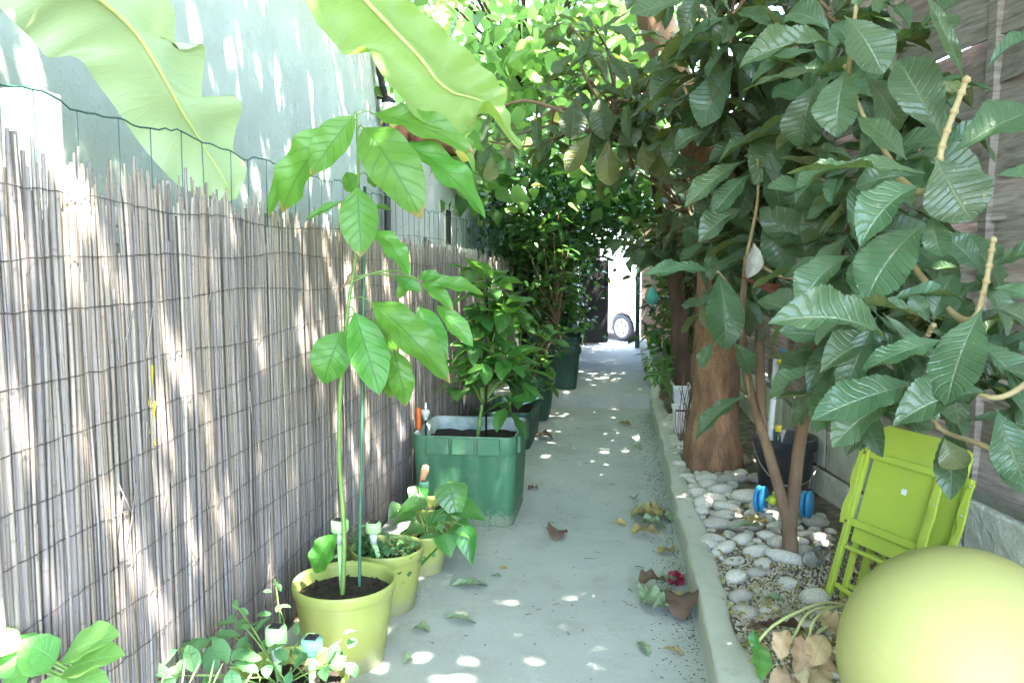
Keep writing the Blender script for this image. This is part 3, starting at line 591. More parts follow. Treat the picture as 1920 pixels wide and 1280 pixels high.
# pale worn patch and tools on trough
c = at(1003, 760, 6.4); t = thing('hand_rake', 'pale blue hand tool resting on the dark trough', 'garden tool', c)
b = MB(); b.tube([c + [-.16, -.12, .02], c + [.04, .06, .06]], .009, 8); b.tube([c + [-.11, -.13, .02], c + [.06, .02, .07]], .006, 8); b.build('handle', M('pale_blue_plastic', (.35, .55, .62), (.3, .48, .55), 8, .5), t)

# ------------------------------------------------------------------ generic shrubs
TL = [tmpl(AVOCADO, 4, 8, .4, a, 0, 7, 0, .02, tw) for a, tw in ((.6, 0), (1.0, .3), (.3, -.3))]
LV4 = ((.6, 0, .0, .35), (1.0, .4, .16, .5), (.3, -.4, -.18, .25), (1.4, .2, .12, .65), (.8, -.3, -.25, .45), (-.2, .3, .2, .3), (1.2, -.5, .0, .6))
TLQ = [tmpl(LOQUAT, 6, 18, fo, a, 0, 9, .06, .025, tw, sd_) for a, tw, sd_, fo in LV4]
TLQH = [tmpl(LOQUAT, 8, 60, fo, a, .0066, 12, .07, .03, tw, sd_) for a, tw, sd_, fo in LV4[:5]]
TS = tmpl(AVOCADO, 2, 4, .4, .6); TH = tmpl(HEART, 2, 4, .3, .5); TSH = tmpl(AVOCADO, 2, 2, .3, .4)
def shrub(name, label, cat, base, pts, spread, leafL, leafW, mat, bark, k=7, group=None, Ts=None, nb=None, r0=.016, S=None, extra=0):
    """stems from the base to every shoot tip in pts, a rosette on each"""
    base = np.array(base, float); t = thing(name, label, cat, base, group); b = MB(); LV = Leaves(); pts = np.asarray(pts, float)
    hub = base + (pts.mean(0) - base) * np.array([.35, .35, .35])
    b.tube(curve([base - [0, 0, .03], (base + hub) / 2 + RNG.normal(0, .01, 3), hub], 8), np.linspace(r0, r0 * .8, 8), 8)
    for p in pts:
        m_ = hub + (p - hub) * .5 + np.array([0, 0, .05]) + RNG.normal(0, spread * .15, 3); b.tube(curve([hub, m_, p], 9), np.linspace(r0 * .55, .003, 9), 6)
        rosette(LV, p, unit((p - m_) + np.array([0, 0, .25])) if S is None else S, k, leafL, leafW, Ts or TL)
        for _ in range(extra):
            q = m_ + (p - m_) * RNG.uniform(.1, .9); rosette(LV, q, rand_dirs(1)[0] + np.array([0, 0, .6]), 3, leafL, leafW, Ts or TL)
    b.build('stem', bark, t); LV.build('foliage', mat, t); return t
def px_pts(n, x0, x1, y0, y1, Y0, Y1): return np.array([at(RNG.uniform(x0, x1), RNG.uniform(y0, y1), RNG.uniform(Y0, Y1)) for _ in range(n)])
P_ = np.concatenate([px_pts(13, 865, 985, 640, 770, 4.2, 4.7), px_pts(10, 860, 975, 560, 680, 4.3, 4.7), px_pts(6, 885, 960, 490, 570, 4.4, 4.7)])
shrub('potted_shrub', 'bushy bright green shrub growing in the big ribbed planter', 'shrub', (-.80, 4.45, .42), P_, .1, .19, .50, mAVO2, mSTEMG, 6, r0=.012)
c0 = np.array([at(911, 780, 4.40)[0], 4.40, .38]); t = thing('plant_cane', 'black cane rising through the shrub in the big planter', 'cane', c0)
b = MB(); b.tube([c0, at(912, 640, 4.42), at(914, 470, 4.45)], .006, 8); b.build('cane', mBLACK, t)
shrub('potted_shrub', 'loose light green shrub in the low dark trough', 'shrub', (-.86, 6.3, .24), np.concatenate([px_pts(8, 955, 1035, 600, 740, 6.0, 6.7), px_pts(4, 900, 990, 600, 700, 6.0, 6.7)]), .1, .15, .5, mAVO2, mSTEMG, 6)
shrub('potted_shrub', 'small shrub in the narrow planter below the step', 'shrub', (-.79, 7.3, .33), px_pts(9, 985, 1060, 570, 690, 7.1, 7.6), .1, .15, .45, mCIT, mTWIG, 6)
shrub('citrus_tree', 'dark citrus bush growing from the tall planter on the upper path', 'shrub', (-.56, 8.22, .5), px_pts(20, 985, 1070, 400, 620, 8.0, 8.8), .12, .13, .45, mCIT, mTWIG, 7, extra=1)
shrub('citrus_tree', 'dark leafy citrus bush in the wide planter, deepest in the passage', 'shrub', (-.78, 9.67, .5), px_pts(30, 950, 1080, 390, 600, 9.3, 10.4), .15, .13, .45, mCIT, mTWIG, 8, extra=2)
# weedy seedlings in pot B
LV = Leaves(); b = MB(); t = thing('seedlings', 'low weedy seedlings covering the soil of the second lime pot', 'seedlings', cB + [0, 0, .2])
for i in range(46):
    a = RNG.uniform(0, 6.28); q = .125 * math.sqrt(RNG.random()); p = cB + [q * math.cos(a), q * math.sin(a), .205]; h_ = RNG.uniform(.015, .07); b.tube([p, p + [RNG.normal(0, .01), RNG.normal(0, .01), h_]], .0012, 4)
    rosette(LV, p + [0, 0, h_], (RNG.normal(0, .2), RNG.normal(0, .2), 1), 4, .035, .7, TL)
for i in range(14):
    p = cB + [RNG.uniform(-.16, -.06), RNG.uniform(-.08, .08), .22]; q = p + [RNG.uniform(-.05, 0), RNG.normal(0, .03), RNG.uniform(.02, .12)]; b.tube([p, q], .0012, 4); rosette(LV, q, (0, 0, 1), 4, .035, .7, TL)
b.build('stem', mSTEMG, t); LV.build('foliage', mMINT, t)
# arrow leaved plant over pots C and D
TAR = [tmpl(HEART, 4, 10, .5, a, 0, 7, 0, .01, tw) for a, tw in ((.7, 0), (1.0, .3), (.4, -.2))]
t = thing('arrowhead_plant', 'glossy plant with arrow shaped leaves spilling over the small lime pot', 'pot plant', cC + [0, 0, .15]); LV = Leaves(); b = MB()
for (x0, y0, x1, y1, wd, d) in ((842, 905, 858, 975, 62, .0), (828, 915, 880, 945, 40, .1), (850, 950, 912, 975, 50, .0), (850, 985, 888, 1010, 44, -.05), (870, 985, 885, 1060, 40, -.08), (832, 1000, 845, 1045, 44, -.1), (800, 1000, 815, 1045, 40, -.08), (790, 985, 760, 1000, 36, -.05), (780, 965, 735, 985, 34, 0), (800, 940, 745, 960, 36, .05), (770, 1000, 740, 1030, 30, -.02), (810, 960, 830, 1000, 40, .02), (785, 910, 780, 960, 40, .12), (862, 990, 868, 1035, 36, -.02), (845, 965, 800, 985, 38, .03), (750, 945, 728, 975, 30, .08), (880, 950, 850, 930, 30, .12), (815, 1020, 790, 1060, 28, -.1), (765, 1015, 735, 1015, 30, -.05)):
    p = at(x0, y0, 3.55 + d); q = at(x1, y1, 3.50 + d); LV.one(TAR[RNG.integers(3)], p, q, unit(CAM - p) * .6 + np.array([0, 0, .7]) + RNG.normal(0, .15, 3), wd * 3.5 / 1500 * 1.1)
    b.tube(curve([cC + [RNG.normal(0, .03), RNG.normal(0, .03), .13], (cC + [0, 0, .15] + p) / 2 + [0, 0, .05], p], 7), .0022, 5)
b.build('stem', mSTEMG, t); LV.build('foliage', mARR, t)
# mint by the front lights and the pale leaved plant at the corner
TM = [tmpl(AVOCADO, 4, 10, .3, a, .01, 6, .08, .02, tw) for a, tw in ((.5, 0), (.9, .3), (.3, -.3))]
t = thing('mint_plant', 'mint with crinkled leaves climbing at the foot of the reeds', 'herb', cE + [0, 0, .22]); LV = Leaves(); b = MB()
for (x, y, d, k, l) in ((455, 1170, .05, 7, .075), (440, 1130, .1, 4, .05), (395, 1200, .0, 6, .085), (340, 1215, 0, 6, .10), (500, 1235, -.05, 6, .085), (430, 1250, -.1, 7, .09), (545, 1250, 0, 5, .075), (640, 1200, .02, 5, .07), (610, 1250, -.05, 6, .07), (520, 1130, .25, 5, .055), (515, 1085, .3, 4, .04), (650, 1230, .02, 3, .08), (480, 1200, .1, 5, .08), (370, 1265, -.1, 6, .1), (575, 1225, .08, 4, .06), (420, 1180, .08, 5, .07), (560, 1200, .1, 4, .05), (320, 1265, -.08, 5, .1), (470, 1270, -.12, 6, .08)):
    p = at(x, y, 2.02 + d); b.tube(curve([cE + [RNG.normal(0, .06), RNG.normal(0, .05), .20], (cE + p) / 2 + [0, 0, .13], p], 8), .0022, 5); rosette(LV, p, (RNG.normal(0, .2) + .2, -.35, 1), max(3, k - 2), l * .86, .55, TM, -30, 40)
b.build('stem', mSTEMG, t); LV.build('foliage', mMINT, t)
t = thing('grass_tuft', 'few pale grass stalks with seed heads at the bottom edge', 'grass', cE + [-.1, -.05, .22]); b = MB()
for (x0, y0, x1, y1) in ((340, 1290, 347, 1235), (390, 1290, 402, 1235), (395, 1290, 418, 1242), (455, 1290, 478, 1250), (350, 1290, 375, 1240), (300, 1290, 310, 1255)):
    p = at(x0, y0, 1.9); q = at(x1, y1, 1.9); b.tube([[p[0], p[1], .2], p, (p + q) / 2, q], [.0012, .0012, .0035, .0006], 5)
b.build('stalk', M('straw', (.45, .52, .22), (.4, .45, .2), 9, .6), t)
TB = [tmpl(AVOCADO, 6, 14, .35, a, 0, 7, 0, .02, tw) for a, tw in ((.5, 0), (.8, .2))]
t = thing('leafy_plant', 'pale broad leaved plant in the bottom corner before the reeds', 'plant', (-.96, 1.42, 0)); LV = Leaves(); b = MB()
for (x0, y0, x1, y1, wd) in ((118, 1235, 222, 1188, 70), (118, 1262, 232, 1225, 64), (90, 1230, -20, 1240, 80), (95, 1255, 40, 1200, 70), (100, 1265, 110, 1300, 70), (130, 1270, 205, 1300, 50), (60, 1250, 0, 1290, 90), (105, 1240, 60, 1210, 60), (40, 1215, -30, 1200, 50)):
    p = at(x0, y0, 1.40); q = at(x1, y1, 1.38); LV.one(TB[RNG.integers(2)], p, q, unit(CAM - p) * .6 + np.array([0, 0, .7]), wd * 1.52 / 1500 * 1.3); b.tube(curve([(-.96, 1.42, .3), (-.97, 1.42, .5), p], 6), .003, 6)
b.tube([(-.96, 1.42, -.01), (-.96, 1.42, .31)], .006, 8); b.build('stem', mSTEMG, t); LV.build('foliage', mBIGL, t)

# ------------------------------------------------------------------ BANANA PLANT
bp = thing('banana_plant', 'banana plant behind the reeds with two great arching leaves', 'banana plant', (-1.95, 1.65, 0))
def loft(Lp, Mp, Rp, n=44, m=9, rip=.010, belly=.05, ph=0.):
    L_, M_, R_ = (curve([at(*p) for p in q], n) for q in (Lp, Mp, Rp)); v = []; uv = []
    us = np.linspace(-1, 1, 2 * m + 1)
    for i in range(n):
        e = unit(R_[i] - L_[i]); tng = unit(M_[min(i + 1, n - 1)] - M_[max(i - 1, 0)]); nn = unit(np.cross(e, tng)); wdt = np.linalg.norm(R_[i] - L_[i])
        for u in us:
            E = R_[i] if u > 0 else L_[i]; p = M_[i] + (E - M_[i]) * abs(u) + nn * (belly * wdt * math.sin(abs(u) * 3.14) + rip * math.sin(i * 1.1 + u * 2 + ph) * abs(u))
            v.append(p); uv.append(((u + 1) / 2, i / (n - 1)))
    k = 2 * m + 1; return v, [(i * k + j, i * k + j + 1, (i + 1) * k + j + 1, (i + 1) * k + j) for i in range(n - 1) for j in range(k - 1)], uv, M_
b = MB(); v, f, uv, M1 = loft(
    [(-60, -60, 2.15), (5, 20, 2.2), (55, 70, 2.3), (92, 108, 2.35), (145, 110, 2.4), (200, 180, 2.5), (260, 265, 2.6), (320, 335, 2.68), (375, 368, 2.75), (412, 378, 2.8), (440, 374, 2.84)],
    [(60, -90, 2.2), (150, -30, 2.3), (215, 20, 2.4), (262, 70, 2.48), (305, 140, 2.55), (340, 205, 2.62), (368, 250, 2.7), (392, 290, 2.76), (418, 332, 2.8), (441, 374, 2.84)],
    [(180, -110, 2.35), (260, -40, 2.45), (322, 8, 2.55), (334, 92, 2.62), (386, 88, 2.7), (378, 195, 2.75), (440, 180, 2.8), (452, 218, 2.84), (434, 275, 2.86), (456, 302, 2.88), (461, 335, 2.87), (442, 374, 2.84)], belly=.07)
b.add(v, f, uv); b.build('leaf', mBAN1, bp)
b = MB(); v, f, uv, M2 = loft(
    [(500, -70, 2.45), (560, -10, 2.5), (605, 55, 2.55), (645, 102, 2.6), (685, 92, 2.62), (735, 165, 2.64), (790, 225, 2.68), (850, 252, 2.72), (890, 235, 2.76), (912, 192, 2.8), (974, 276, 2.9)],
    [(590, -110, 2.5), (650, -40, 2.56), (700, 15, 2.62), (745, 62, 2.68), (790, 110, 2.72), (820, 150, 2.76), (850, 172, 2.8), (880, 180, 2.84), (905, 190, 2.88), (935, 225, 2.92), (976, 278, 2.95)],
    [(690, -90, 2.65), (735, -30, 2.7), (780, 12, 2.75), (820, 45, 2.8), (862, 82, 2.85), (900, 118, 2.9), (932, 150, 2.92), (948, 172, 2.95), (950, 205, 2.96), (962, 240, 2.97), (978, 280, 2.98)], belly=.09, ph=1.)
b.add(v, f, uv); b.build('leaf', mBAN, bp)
b = MB(); b.tube(curve([(-1.95, 1.65, -.05), (-1.94, 1.65, 1.0), (-1.86, 1.7, 2.0), (-1.70, 1.8, 2.7)], 20), np.linspace(.09, .05, 20), 14); b.build('stem', mSTEMG, bp)
b = MB()
for Mx, ctl in ((M1, (-1.68, 1.95, 2.95)), (M2, (-1.3, 2.25, 3.05))):
    b.tube(np.concatenate([curve([(-1.70, 1.8, 2.65), ctl, Mx[0]], 10), Mx[1:] - np.array([0, 0, .004])]), np.concatenate([np.linspace(.022, .010, 10), np.linspace(.009, .0015, len(Mx) - 1)]), 8)
b.build('midrib', M('banana_midrib', (.45, .55, .16), (.4, .5, .14), 9, .5), bp)

# ------------------------------------------------------------------ RIGHT SIDE: block wall with woven wooden fence
WA = np.array([1.99, -0.5]); WB = np.array([1.10, 4.9]); WC = np.array([1.18, 13.0])
def wall_run(t, a, b_, z0, z1, mat_b, mat_m, seed):
    rr = random.Random(seed); d = b_ - a; L = np.linalg.norm(d); d = d / L; n = np.array([d[1], -d[0]]); ang = math.atan2(d[1], d[0]); rot = np.array(Matrix.Rotation(ang, 3, 'Z'))
    b = MB(); rows = 2; hh = (z1 - z0) / rows
    for r_ in range(rows):
        s = -.25 * (r_ % 2)
        while s < L:
            ln = rr.uniform(.38, .5); s0 = max(0, s); s1 = min(L, s + ln)
            if s1 - s0 > .04:
                c = a + d * (s0 + s1) / 2 + n * (.05 + rr.uniform(-.006, .006)); b.box((c[0], c[1], z0 + hh * (r_ + .5)), (s1 - s0 - .012, .1, hh - .012), rot)
            s += ln
    b.build('block_course', mat_b, t, False, bevel=.014)
    b = MB(); c = a + d * L / 2 + n * .058; b.box((c[0], c[1], (z0 + z1) / 2 - .004), (L, .09, z1 - z0 - .01), rot); b.build('mortar', mat_m, t, False)
wl = thing('block_wall', 'low wall of rough pale blocks under the wooden fence', 'wall', (1.3, 3.3, .05))
wall_run(wl, WA, WB, .02, .50, mBLOCK, mBLOCKM, 3)
wl2 = thing('block_wall', 'low block wall in the dark behind the thick trunk', 'wall', (1.15, 9, .05)); wall_run(wl2, WB + [0.0, .02], WC, .02, .50, mBLOCK, mBLOCKM, 4)
def woven(a, b_, z0, z1, label, nb=13):
    d = b_ - a; L = np.linalg.norm(d); d = d / L; n = np.array([d[1], -d[0]]); t = thing('wooden_fence', label, 'fence', (*((a + b_) / 2), z0))
    b = MB(); np_ = max(2, int(round(L / .75))); hb = (z1 - z0) / nb
    for i in range(nb):
        v = []; K = 60
        for j in range(K + 1):
            s = L * j / K; o = .030 * math.sin(math.pi * s / (L / np_) + (i % 2) * math.pi); c = a + d * s + n * (.07 + o + (i % 2) * .012); zc = z0 + hb * (i + .5) + .004 * math.sin(i * 3 + s)
            for (q, dz) in ((-.013, -hb * .58), (-.003, -hb * .58), (.011, hb * .58), (.001, hb * .58)): v.append((c[0] + n[0] * q, c[1] + n[1] * q, zc + dz))
        b.add(v, [(j * 4 + p, (j + 1) * 4 + p, (j + 1) * 4 + (p + 1) % 4, j * 4 + (p + 1) % 4) for j in range(K) for p in range(4)])
    b.build('slat_panel', mBOARD, t, False)
    for i in range(np_ + 1):
        c = a + d * (L * i / np_) + n * .07; b = MB(); b.box((c[0], c[1], (z0 + z1) / 2), (.055, .055, z1 - z0), np.array(Matrix.Rotation(math.atan2(d[1], d[0]), 3, 'Z'))); b.build('post', mBOARD, t, False, bevel=.003)
    c0_ = a + n * .03; c1_ = b_ + n * .03; b = MB(); b.bar((c0_[0], c0_[1], z0 - .022), (c1_[0], c1_[1], z0 - .022), .05, .034, (0, 0, 1)); b.build('bottom_rail', mMETAL, t, False)
woven(WA, WB, .54, 3.16, 'weathered woven board fence standing on the block wall beside the chairs', 15)
woven(WB + [0, .03], WC, .54, 3.0, 'woven board fence in the shade beyond the thick trunk', 12)

# ------------------------------------------------------------------ LOQUAT TREES
def frame_tree(): pass
lt = thing('loquat_tree', 'loquat tree with a thick orange brown trunk and crown over the path', 'tree', (.61, 5.27, .08))
def trunk_mesh(pts, rad, n=20, bumpy=.06, nz=3.):
    b = MB(); pts = curve(pts, 40); rad = np.interp(np.linspace(0, 1, 40), np.linspace(0, 1, len(rad)), rad); b.tube(pts, rad, n)
    v = b.v[0]; c = np.repeat(pts, n, 0)
    for i in range(len(v)):
        e = mnoise.noise(Vector(v[i]) * nz) * bumpy + mnoise.noise(Vector(v[i]) * nz * 5) * bumpy * .25; v[i] = c[i] + (v[i] - c[i]) * (1 + e * 2.2)
    return b
top1 = at(1235, 60, 5.5)
b = trunk_mesh([(.60, 5.27, -.02), (.605, 5.28, .18), (.62, 5.28, .55), (.625, 5.3, 1.0), (.61, 5.32, 1.5), (.52, 5.38, 2.1), top1, top1 + [-.2, .1, .9]], [.225, .178, .152, .138, .128, .118, .12, .08], 36, .085, 3.4)
b.build('trunk', mBARK, lt)
b = MB(); LV = Leaves()
def limb(a, c, r0, r1, sag=.1, n=12):
    a = np.array(a); c = np.array(c); m_ = (a + c) / 2 + [RNG.normal(0, .06), RNG.normal(0, .06), sag]; P = curve([a, m_, c], n); b.tube(P, np.linspace(r0, r1, n), 7); return P
fork = np.array([.55, 5.36, 1.95])
def loq_region(n, x0, x1, y0, y1, Y0, Y1, hub, k=7, L=.25, lo=-40, hi=30, Ts=None, r1=.006):
    for _ in range(n):
        p = at(RNG.uniform(x0, x1), RNG.uniform(y0, y1), RNG.uniform(Y0, Y1)); P = limb(hub + RNG.normal(0, .05, 3), p, .014, r1, .08); S = unit(P[-1] - P[-3] + np.array([0, -.15, .25])); rosette(LV, p, S, k, L * 1.06, .31, Ts or TLQ, lo, hi)
P1 = limb(fork + [0, 0, .4], at(1080, 240, 5.0), .035, .012, -.1); limb(P1[-1], at(900, 262, 5.1), .011, .006, -.08)
P2 = limb(fork, at(1420, 140, 4.0), .04, .014, .1); P3 = limb(fork - [0, 0, .3], at(1440, 330, 4.0), .035, .012, .1); P4 = limb(fork + [0, 0, .3], at(1350, -60, 3.6), .04, .015, .1)
loq_region(14, 1050, 1300, 130, 270, 4.5, 5.4, P1[8], 7, .25)
loq_region(5, 900, 1060, 200, 290, 4.8, 5.3, P1[-1], 5, .22, -60, 0)
loq_region(8, 1060, 1260, 40, 140, 4.4, 5.6, P1[6], 6, .25)
loq_region(20, 1290, 1500, 60, 290, 3.5, 4.6, P2[9], 7, .27)
loq_region(22, 1290, 1520, 270, 470, 3.5, 4.8, P3[9], 7, .27)
loq_region(14, 1240, 1640, -60, 90, 2.9, 4.0, P4[9], 7, .27)
loq_region(26, 1160, 1330, 300, 500, 5.6, 7.4, fork + [.0, .4, -.3], 7, .25)
# hanging olive undersides over the path
for (x0, y0, x1, y1, wd) in ((1140, 258, 1142, 352, 40), (1110, 250, 1062, 322, 34), (922, 290, 918, 342, 26), (1232, 262, 1248, 335, 44), (1205, 262, 1212, 318, 30), (1075, 185, 1070, 262, 46), (1125, 180, 1135, 262, 40), (960, 262, 948, 300, 24), (1170, 240, 1188, 275, 40)):
    p = at(x0, y0, 4.7); LV.one(TLQ[RNG.integers(7)], p, at(x1, y1, 4.65), unit(p - CAM) if y1 > 290 else unit(CAM - p), wd * 4.7 / 1500 * 1.15)
b.build('branch', mTWIG, lt); LV.build('crown', mLOQ, lt)

# small two stemmed loquat and its big near leaves
sb = np.array([at(1482, 1032, 3.62)[0], 3.62, .10])
ls = thing('small_loquat_tree', 'forked young loquat with large pleated leaves before the wooden fence', 'tree', sb)
b = trunk_mesh([sb - [0, 0, .04], at(1480, 985, 3.62), at(1466, 935, 3.61), at(1442, 850, 3.58), at(1420, 780, 3.55), at(1400, 700, 3.5), at(1392, 600, 3.45), at(1400, 480, 3.4)], [.036, .031, .026, .023, .020, .018, .015, .012], 12, .05, 6)
b2 = trunk_mesh([at(1482, 990, 3.62), at(1488, 930, 3.62), at(1497, 850, 3.6), at(1508, 770, 3.55), at(1517, 690, 3.45), at(1540, 560, 3.2), at(1600, 420, 2.8), at(1680, 330, 2.4)], [.029, .029, .027, .026, .024, .020, .016, .011], 12, .05, 6)
b.add(b2.v[0], b2.f, b2.uv[0]); b.tube(curve([at(1428, 815, 3.57), at(1426, 740, 3.6), at(1425, 640, 3.6)], 8), np.linspace(.026, .018, 8), 10)
b.tube(curve([at(1505, 800, 3.57), at(1535, 760, 3.5), at(1540, 700, 3.45)], 8), .008, 8)
b.build('trunk', mTWIG, ls)
b = MB(); LN = Leaves()
def near(leaves, Y):
    for i, (x0, y0, x1, y1, wd, d0, d1, *fl) in enumerate(leaves):
        wd *= .86
        p = at(x0, y0, Y + d0); q = at(x1, y1, Y + d1); tc = unit(CAM - p); n_ = tc * .62 + np.array([-.1, 0, .62]) + RNG.normal(0, .12, 3)
        if fl: n_ = -n_
        LN.one(TLQH[RNG.integers(5)], p, q, n_, wd * Y / 1500 * 1.12)
near([(1575, 95, 1376, 118, 52, 0, -.05), (1588, 128, 1566, 258, 76, -.05, -.1), (1583, 30, 1656, 138, 92, -.1, -.15), (1620, 140, 1692, 238, 66, 0, .05), (1572, 140, 1528, 188, 40, .05, .1), (1600, 100, 1560, 40, 50, .1, .1), (1545, 130, 1392, 170, 40, .1, .1), (1640, 100, 1818, 166, 40, -.1, -.2, 1), (1605, 20, 1630, -40, 50, 0, 0), (1560, 60, 1470, 20, 60, .1, .2), (1610, 90, 1700, 60, 50, .1, .2), (1535, 150, 1500, 290, 80, .2, .25), (1620, 170, 1640, 270, 70, .2, .25)], 2.5)
near([(1735, 325, 1480, 322, 62, 0, -.15), (1738, 352, 1602, 458, 74, -.05, -.15), (1756, 296, 1825, 414, 110, -.08, -.12), (1748, 398, 1768, 482, 48, 0, 0), (1862, 330, 1960, 350, 55, 0, .05), (1785, 290, 1940, 205, 92, .05, .1), (1768, 268, 1684, 105, 88, .1, .15), (1808, 150, 1738, -5, 32, 0, -.05), (1735, 420, 1622, 566, 116, .12, .1), (1720, 330, 1600, 350, 50, .15, .2), (1790, 430, 1880, 540, 90, .2, .25), (1850, 130, 1960, 60, 40, .1, .1), (1700, 300, 1610, 220, 70, .25, .3), (1680, 400, 1600, 420, 60, .2, .2)], 2.0)
near([(1842, 578, 1776, 757, 98, -.05, -.15), (1850, 575, 1960, 640, 60, 0, 0), (1840, 510, 1770, 440, 60, .1, .1), (1870, 500, 1960, 470, 50, 0, -.1), (1860, 540, 1950, 560, 46, -.05, -.1), (1665, 645, 1434, 592, 78, -.1, -.2), (1750, 608, 1538, 574, 48, .0, -.05), (1750, 602, 1788, 512, 60, .1, .12), (1742, 600, 1706, 552, 36, .1, .1), (1772, 636, 1622, 692, 58, -.05, -.15), (1732, 718, 1524, 784, 80, 0, -.1), (1862, 742, 1664, 792, 72, -.05, -.12), (1690, 745, 1556, 836, 70, .15, .1), (1868, 765, 1925, 910, 80, 0, -.05), (1850, 860, 1930, 925, 60, .05, 0), (1770, 820, 1812, 882, 62, .15, .1, 1), (1880, 690, 1960, 720, 70, .1, .1), (1600, 478, 1488, 582, 74, .25, .2), (1700, 660, 1600, 640, 50, .2, .2), (1800, 720, 1700, 700, 60, .15, .15), (1830, 650, 1900, 700, 70, .2, .2)], 2.05)
near([(1345, 512, 1207, 514, 34, -.1, -.25), (1347, 512, 1362, 666, 68, -.1, -.2), (1374, 640, 1408, 702, 42, .1, .1), (1398, 742, 1303, 822, 42, .0, -.1), (1535, 512, 1425, 385, 60, 0, 0), (1535, 520, 1490, 400, 60, .1, .1), (1538, 520, 1480, 560, 50, 0, -.05), (1540, 525, 1590, 480, 50, .1, .15), (1470, 525, 1475, 585, 50, 0, 0), (1400, 300, 1284, 386, 46, 0, -.1), (1408, 325, 1336, 402, 48, 0, -.05), (1428, 312, 1466, 402, 62, 0, 0), (1440, 390, 1478, 512, 62, .05, 0), (1405, 392, 1308, 450, 46, 0, -.1), (1340, 640, 1312, 690, 32, .1, .1), (1500, 250, 1345, 300, 72, .0, -.1), (1500, 215, 1410, 345, 70, .1, 0), (1525, 310, 1500, 410, 60, 0, 0), (1510, 720, 1500, 800, 34, .1, .1), (1570, 430, 1465, 460, 60, 0, -.1), (1380, 120, 1310, 240, 70, .1, .1), (1330, 250, 1260, 280, 46, .2, .2)], 3.3)
near([(1515, 690, 1572, 672, 36, -.05, -.1, 1)], 3.4)
# shoots of the near rosettes
SH = MB()
for pts, r0 in (([at(1680, 330, 2.4), at(1720, 360, 2.15), at(1752, 345, 2.0), at(1768, 268, 2.0), at(1812, 150, 2.0)], .011), ([at(1590, 140, 2.5), at(1600, 60, 2.5), at(1612, -60, 2.5)], .008), ([at(1690, 330, 2.4), at(1620, 220, 2.5), at(1585, 125, 2.5)], .008),
                ([at(1640, 400, 2.6), at(1760, 560, 2.2), at(1820, 600, 2.05), at(1845, 545, 2.05), at(1862, 450, 2.05)], .010), ([at(1560, 560, 3.1), at(1700, 640, 2.3), at(1750, 610, 2.1)], .008), ([at(1930, 715, 2.0), at(1862, 745, 2.0), at(1760, 700, 2.1)], .008), ([at(1930, 870, 2.1), at(1830, 830, 2.2), at(1760, 800, 2.3), at(1735, 720, 2.15)], .009),
                ([at(1400, 480, 3.4), at(1470, 520, 3.3), at(1537, 515, 3.3)], .008), ([at(1392, 600, 3.45), at(1370, 540, 3.3), at(1346, 510, 3.2)], .007), ([at(1400, 480, 3.4), at(1420, 380, 3.35), at(1420, 300, 3.3)], .008), ([at(1400, 700, 3.5), at(1405, 740, 3.4), at(1398, 742, 3.3)], .006)):
    P = curve(pts, 16); SH.tube(P, np.linspace(r0, r0 * .6, 16), 8)
    for q in P[10:]: SH.ball(q, r0 * 1.05, 1)
SH.build('shoot', mSTEMB, ls)
for _ in range(10):
    p = at(RNG.uniform(1330, 1470), RNG.uniform(430, 560), RNG.uniform(3.7, 4.3)); rosette(LN, p, (-.2, -.5, .7), 6, .24, .31, TLQ, -50, 20)
for _ in range(12):
    p = at(RNG.uniform(1560, 1850), RNG.uniform(560, 740), RNG.uniform(2.2, 2.5)); rosette(LN, p, (-.2, -.5, .7), 5, .24, .31, TLQ, -45, 20)
for _ in range(28):
    p = at(RNG.uniform(1540, 1760), RNG.uniform(180, 760), RNG.uniform(2.5, 2.95)); rosette(LN, p, (-.2, -.5, .7), 5, .25, .34, TLQ)
for _ in range(12):
    p = at(RNG.uniform(1520, 1760), RNG.uniform(-60, 220), RNG.uniform(2.9, 3.3)); rosette(LN, p, (-.2, -.5, .7), 6, .26, .34, TLQ)
for _ in range(8):
    p = at(RNG.uniform(1720, 1900), RNG.uniform(480, 800), RNG.uniform(2.3, 2.5)); rosette(LN, p, (-.2, -.5, .7), 5, .22, .34, TLQ)
LN.build('crown', mLOQN, ls)
RD = Leaves(); RD.one(TLQ[1], at(1530, 520, 3.35), at(1386, 522, 3.3), (0, -.6, -.6), .07); tag(RD.build('withered_leaf', mREDL, ls), 'withered red brown leaf')
WD = Leaves(); p = at(1412, 455, 3.35); WD.one(TLQ[3], p, at(1402, 525, 3.3), (.3, -1, .1), .075); WD.one(TLQ[1], p + [.01, .01, 0], at(1420, 512, 3.33), (-.6, -.8, .1), .06); WD.build('dry_leaf', M('bleached_leaf', (.55, .52, .44), (.4, .37, .3), 20, .8, .5, 40), ls)

# ------------------------------------------------------------------ trees and shrubs further back
def tree(name, label, base, trunk_pts, rad, clumps, crad, per, L, W, mat, bark, T, up=.5, droop=.3, cat='tree', group=None, limbs=True, squash=.8, yellow=0):
    global b
    t = thing(name, label, cat, base, group); trunk_mesh(trunk_pts, rad, 14, .05, 4).build('trunk', bark, t); LV = Leaves(); cloud(LV, T, clumps, crad, per, L, W, up, droop, squash); LV.build('crown', mat, t)
    if yellow:
        LV = Leaves(); cloud(LV, T, np.asarray(clumps)[RNG.integers(0, len(clumps), yellow)], crad, 1, L, W, up, droop); LV.build('yellow_foliage', mYEL, t)
    if limbs:
        b = MB(); e = np.array(trunk_pts[-1])
        for c in np.asarray(clumps)[:40]: limb(e + RNG.normal(0, .05, 3), c, .03, .006, .1)
        b.build('branch', bark, t)
    return t
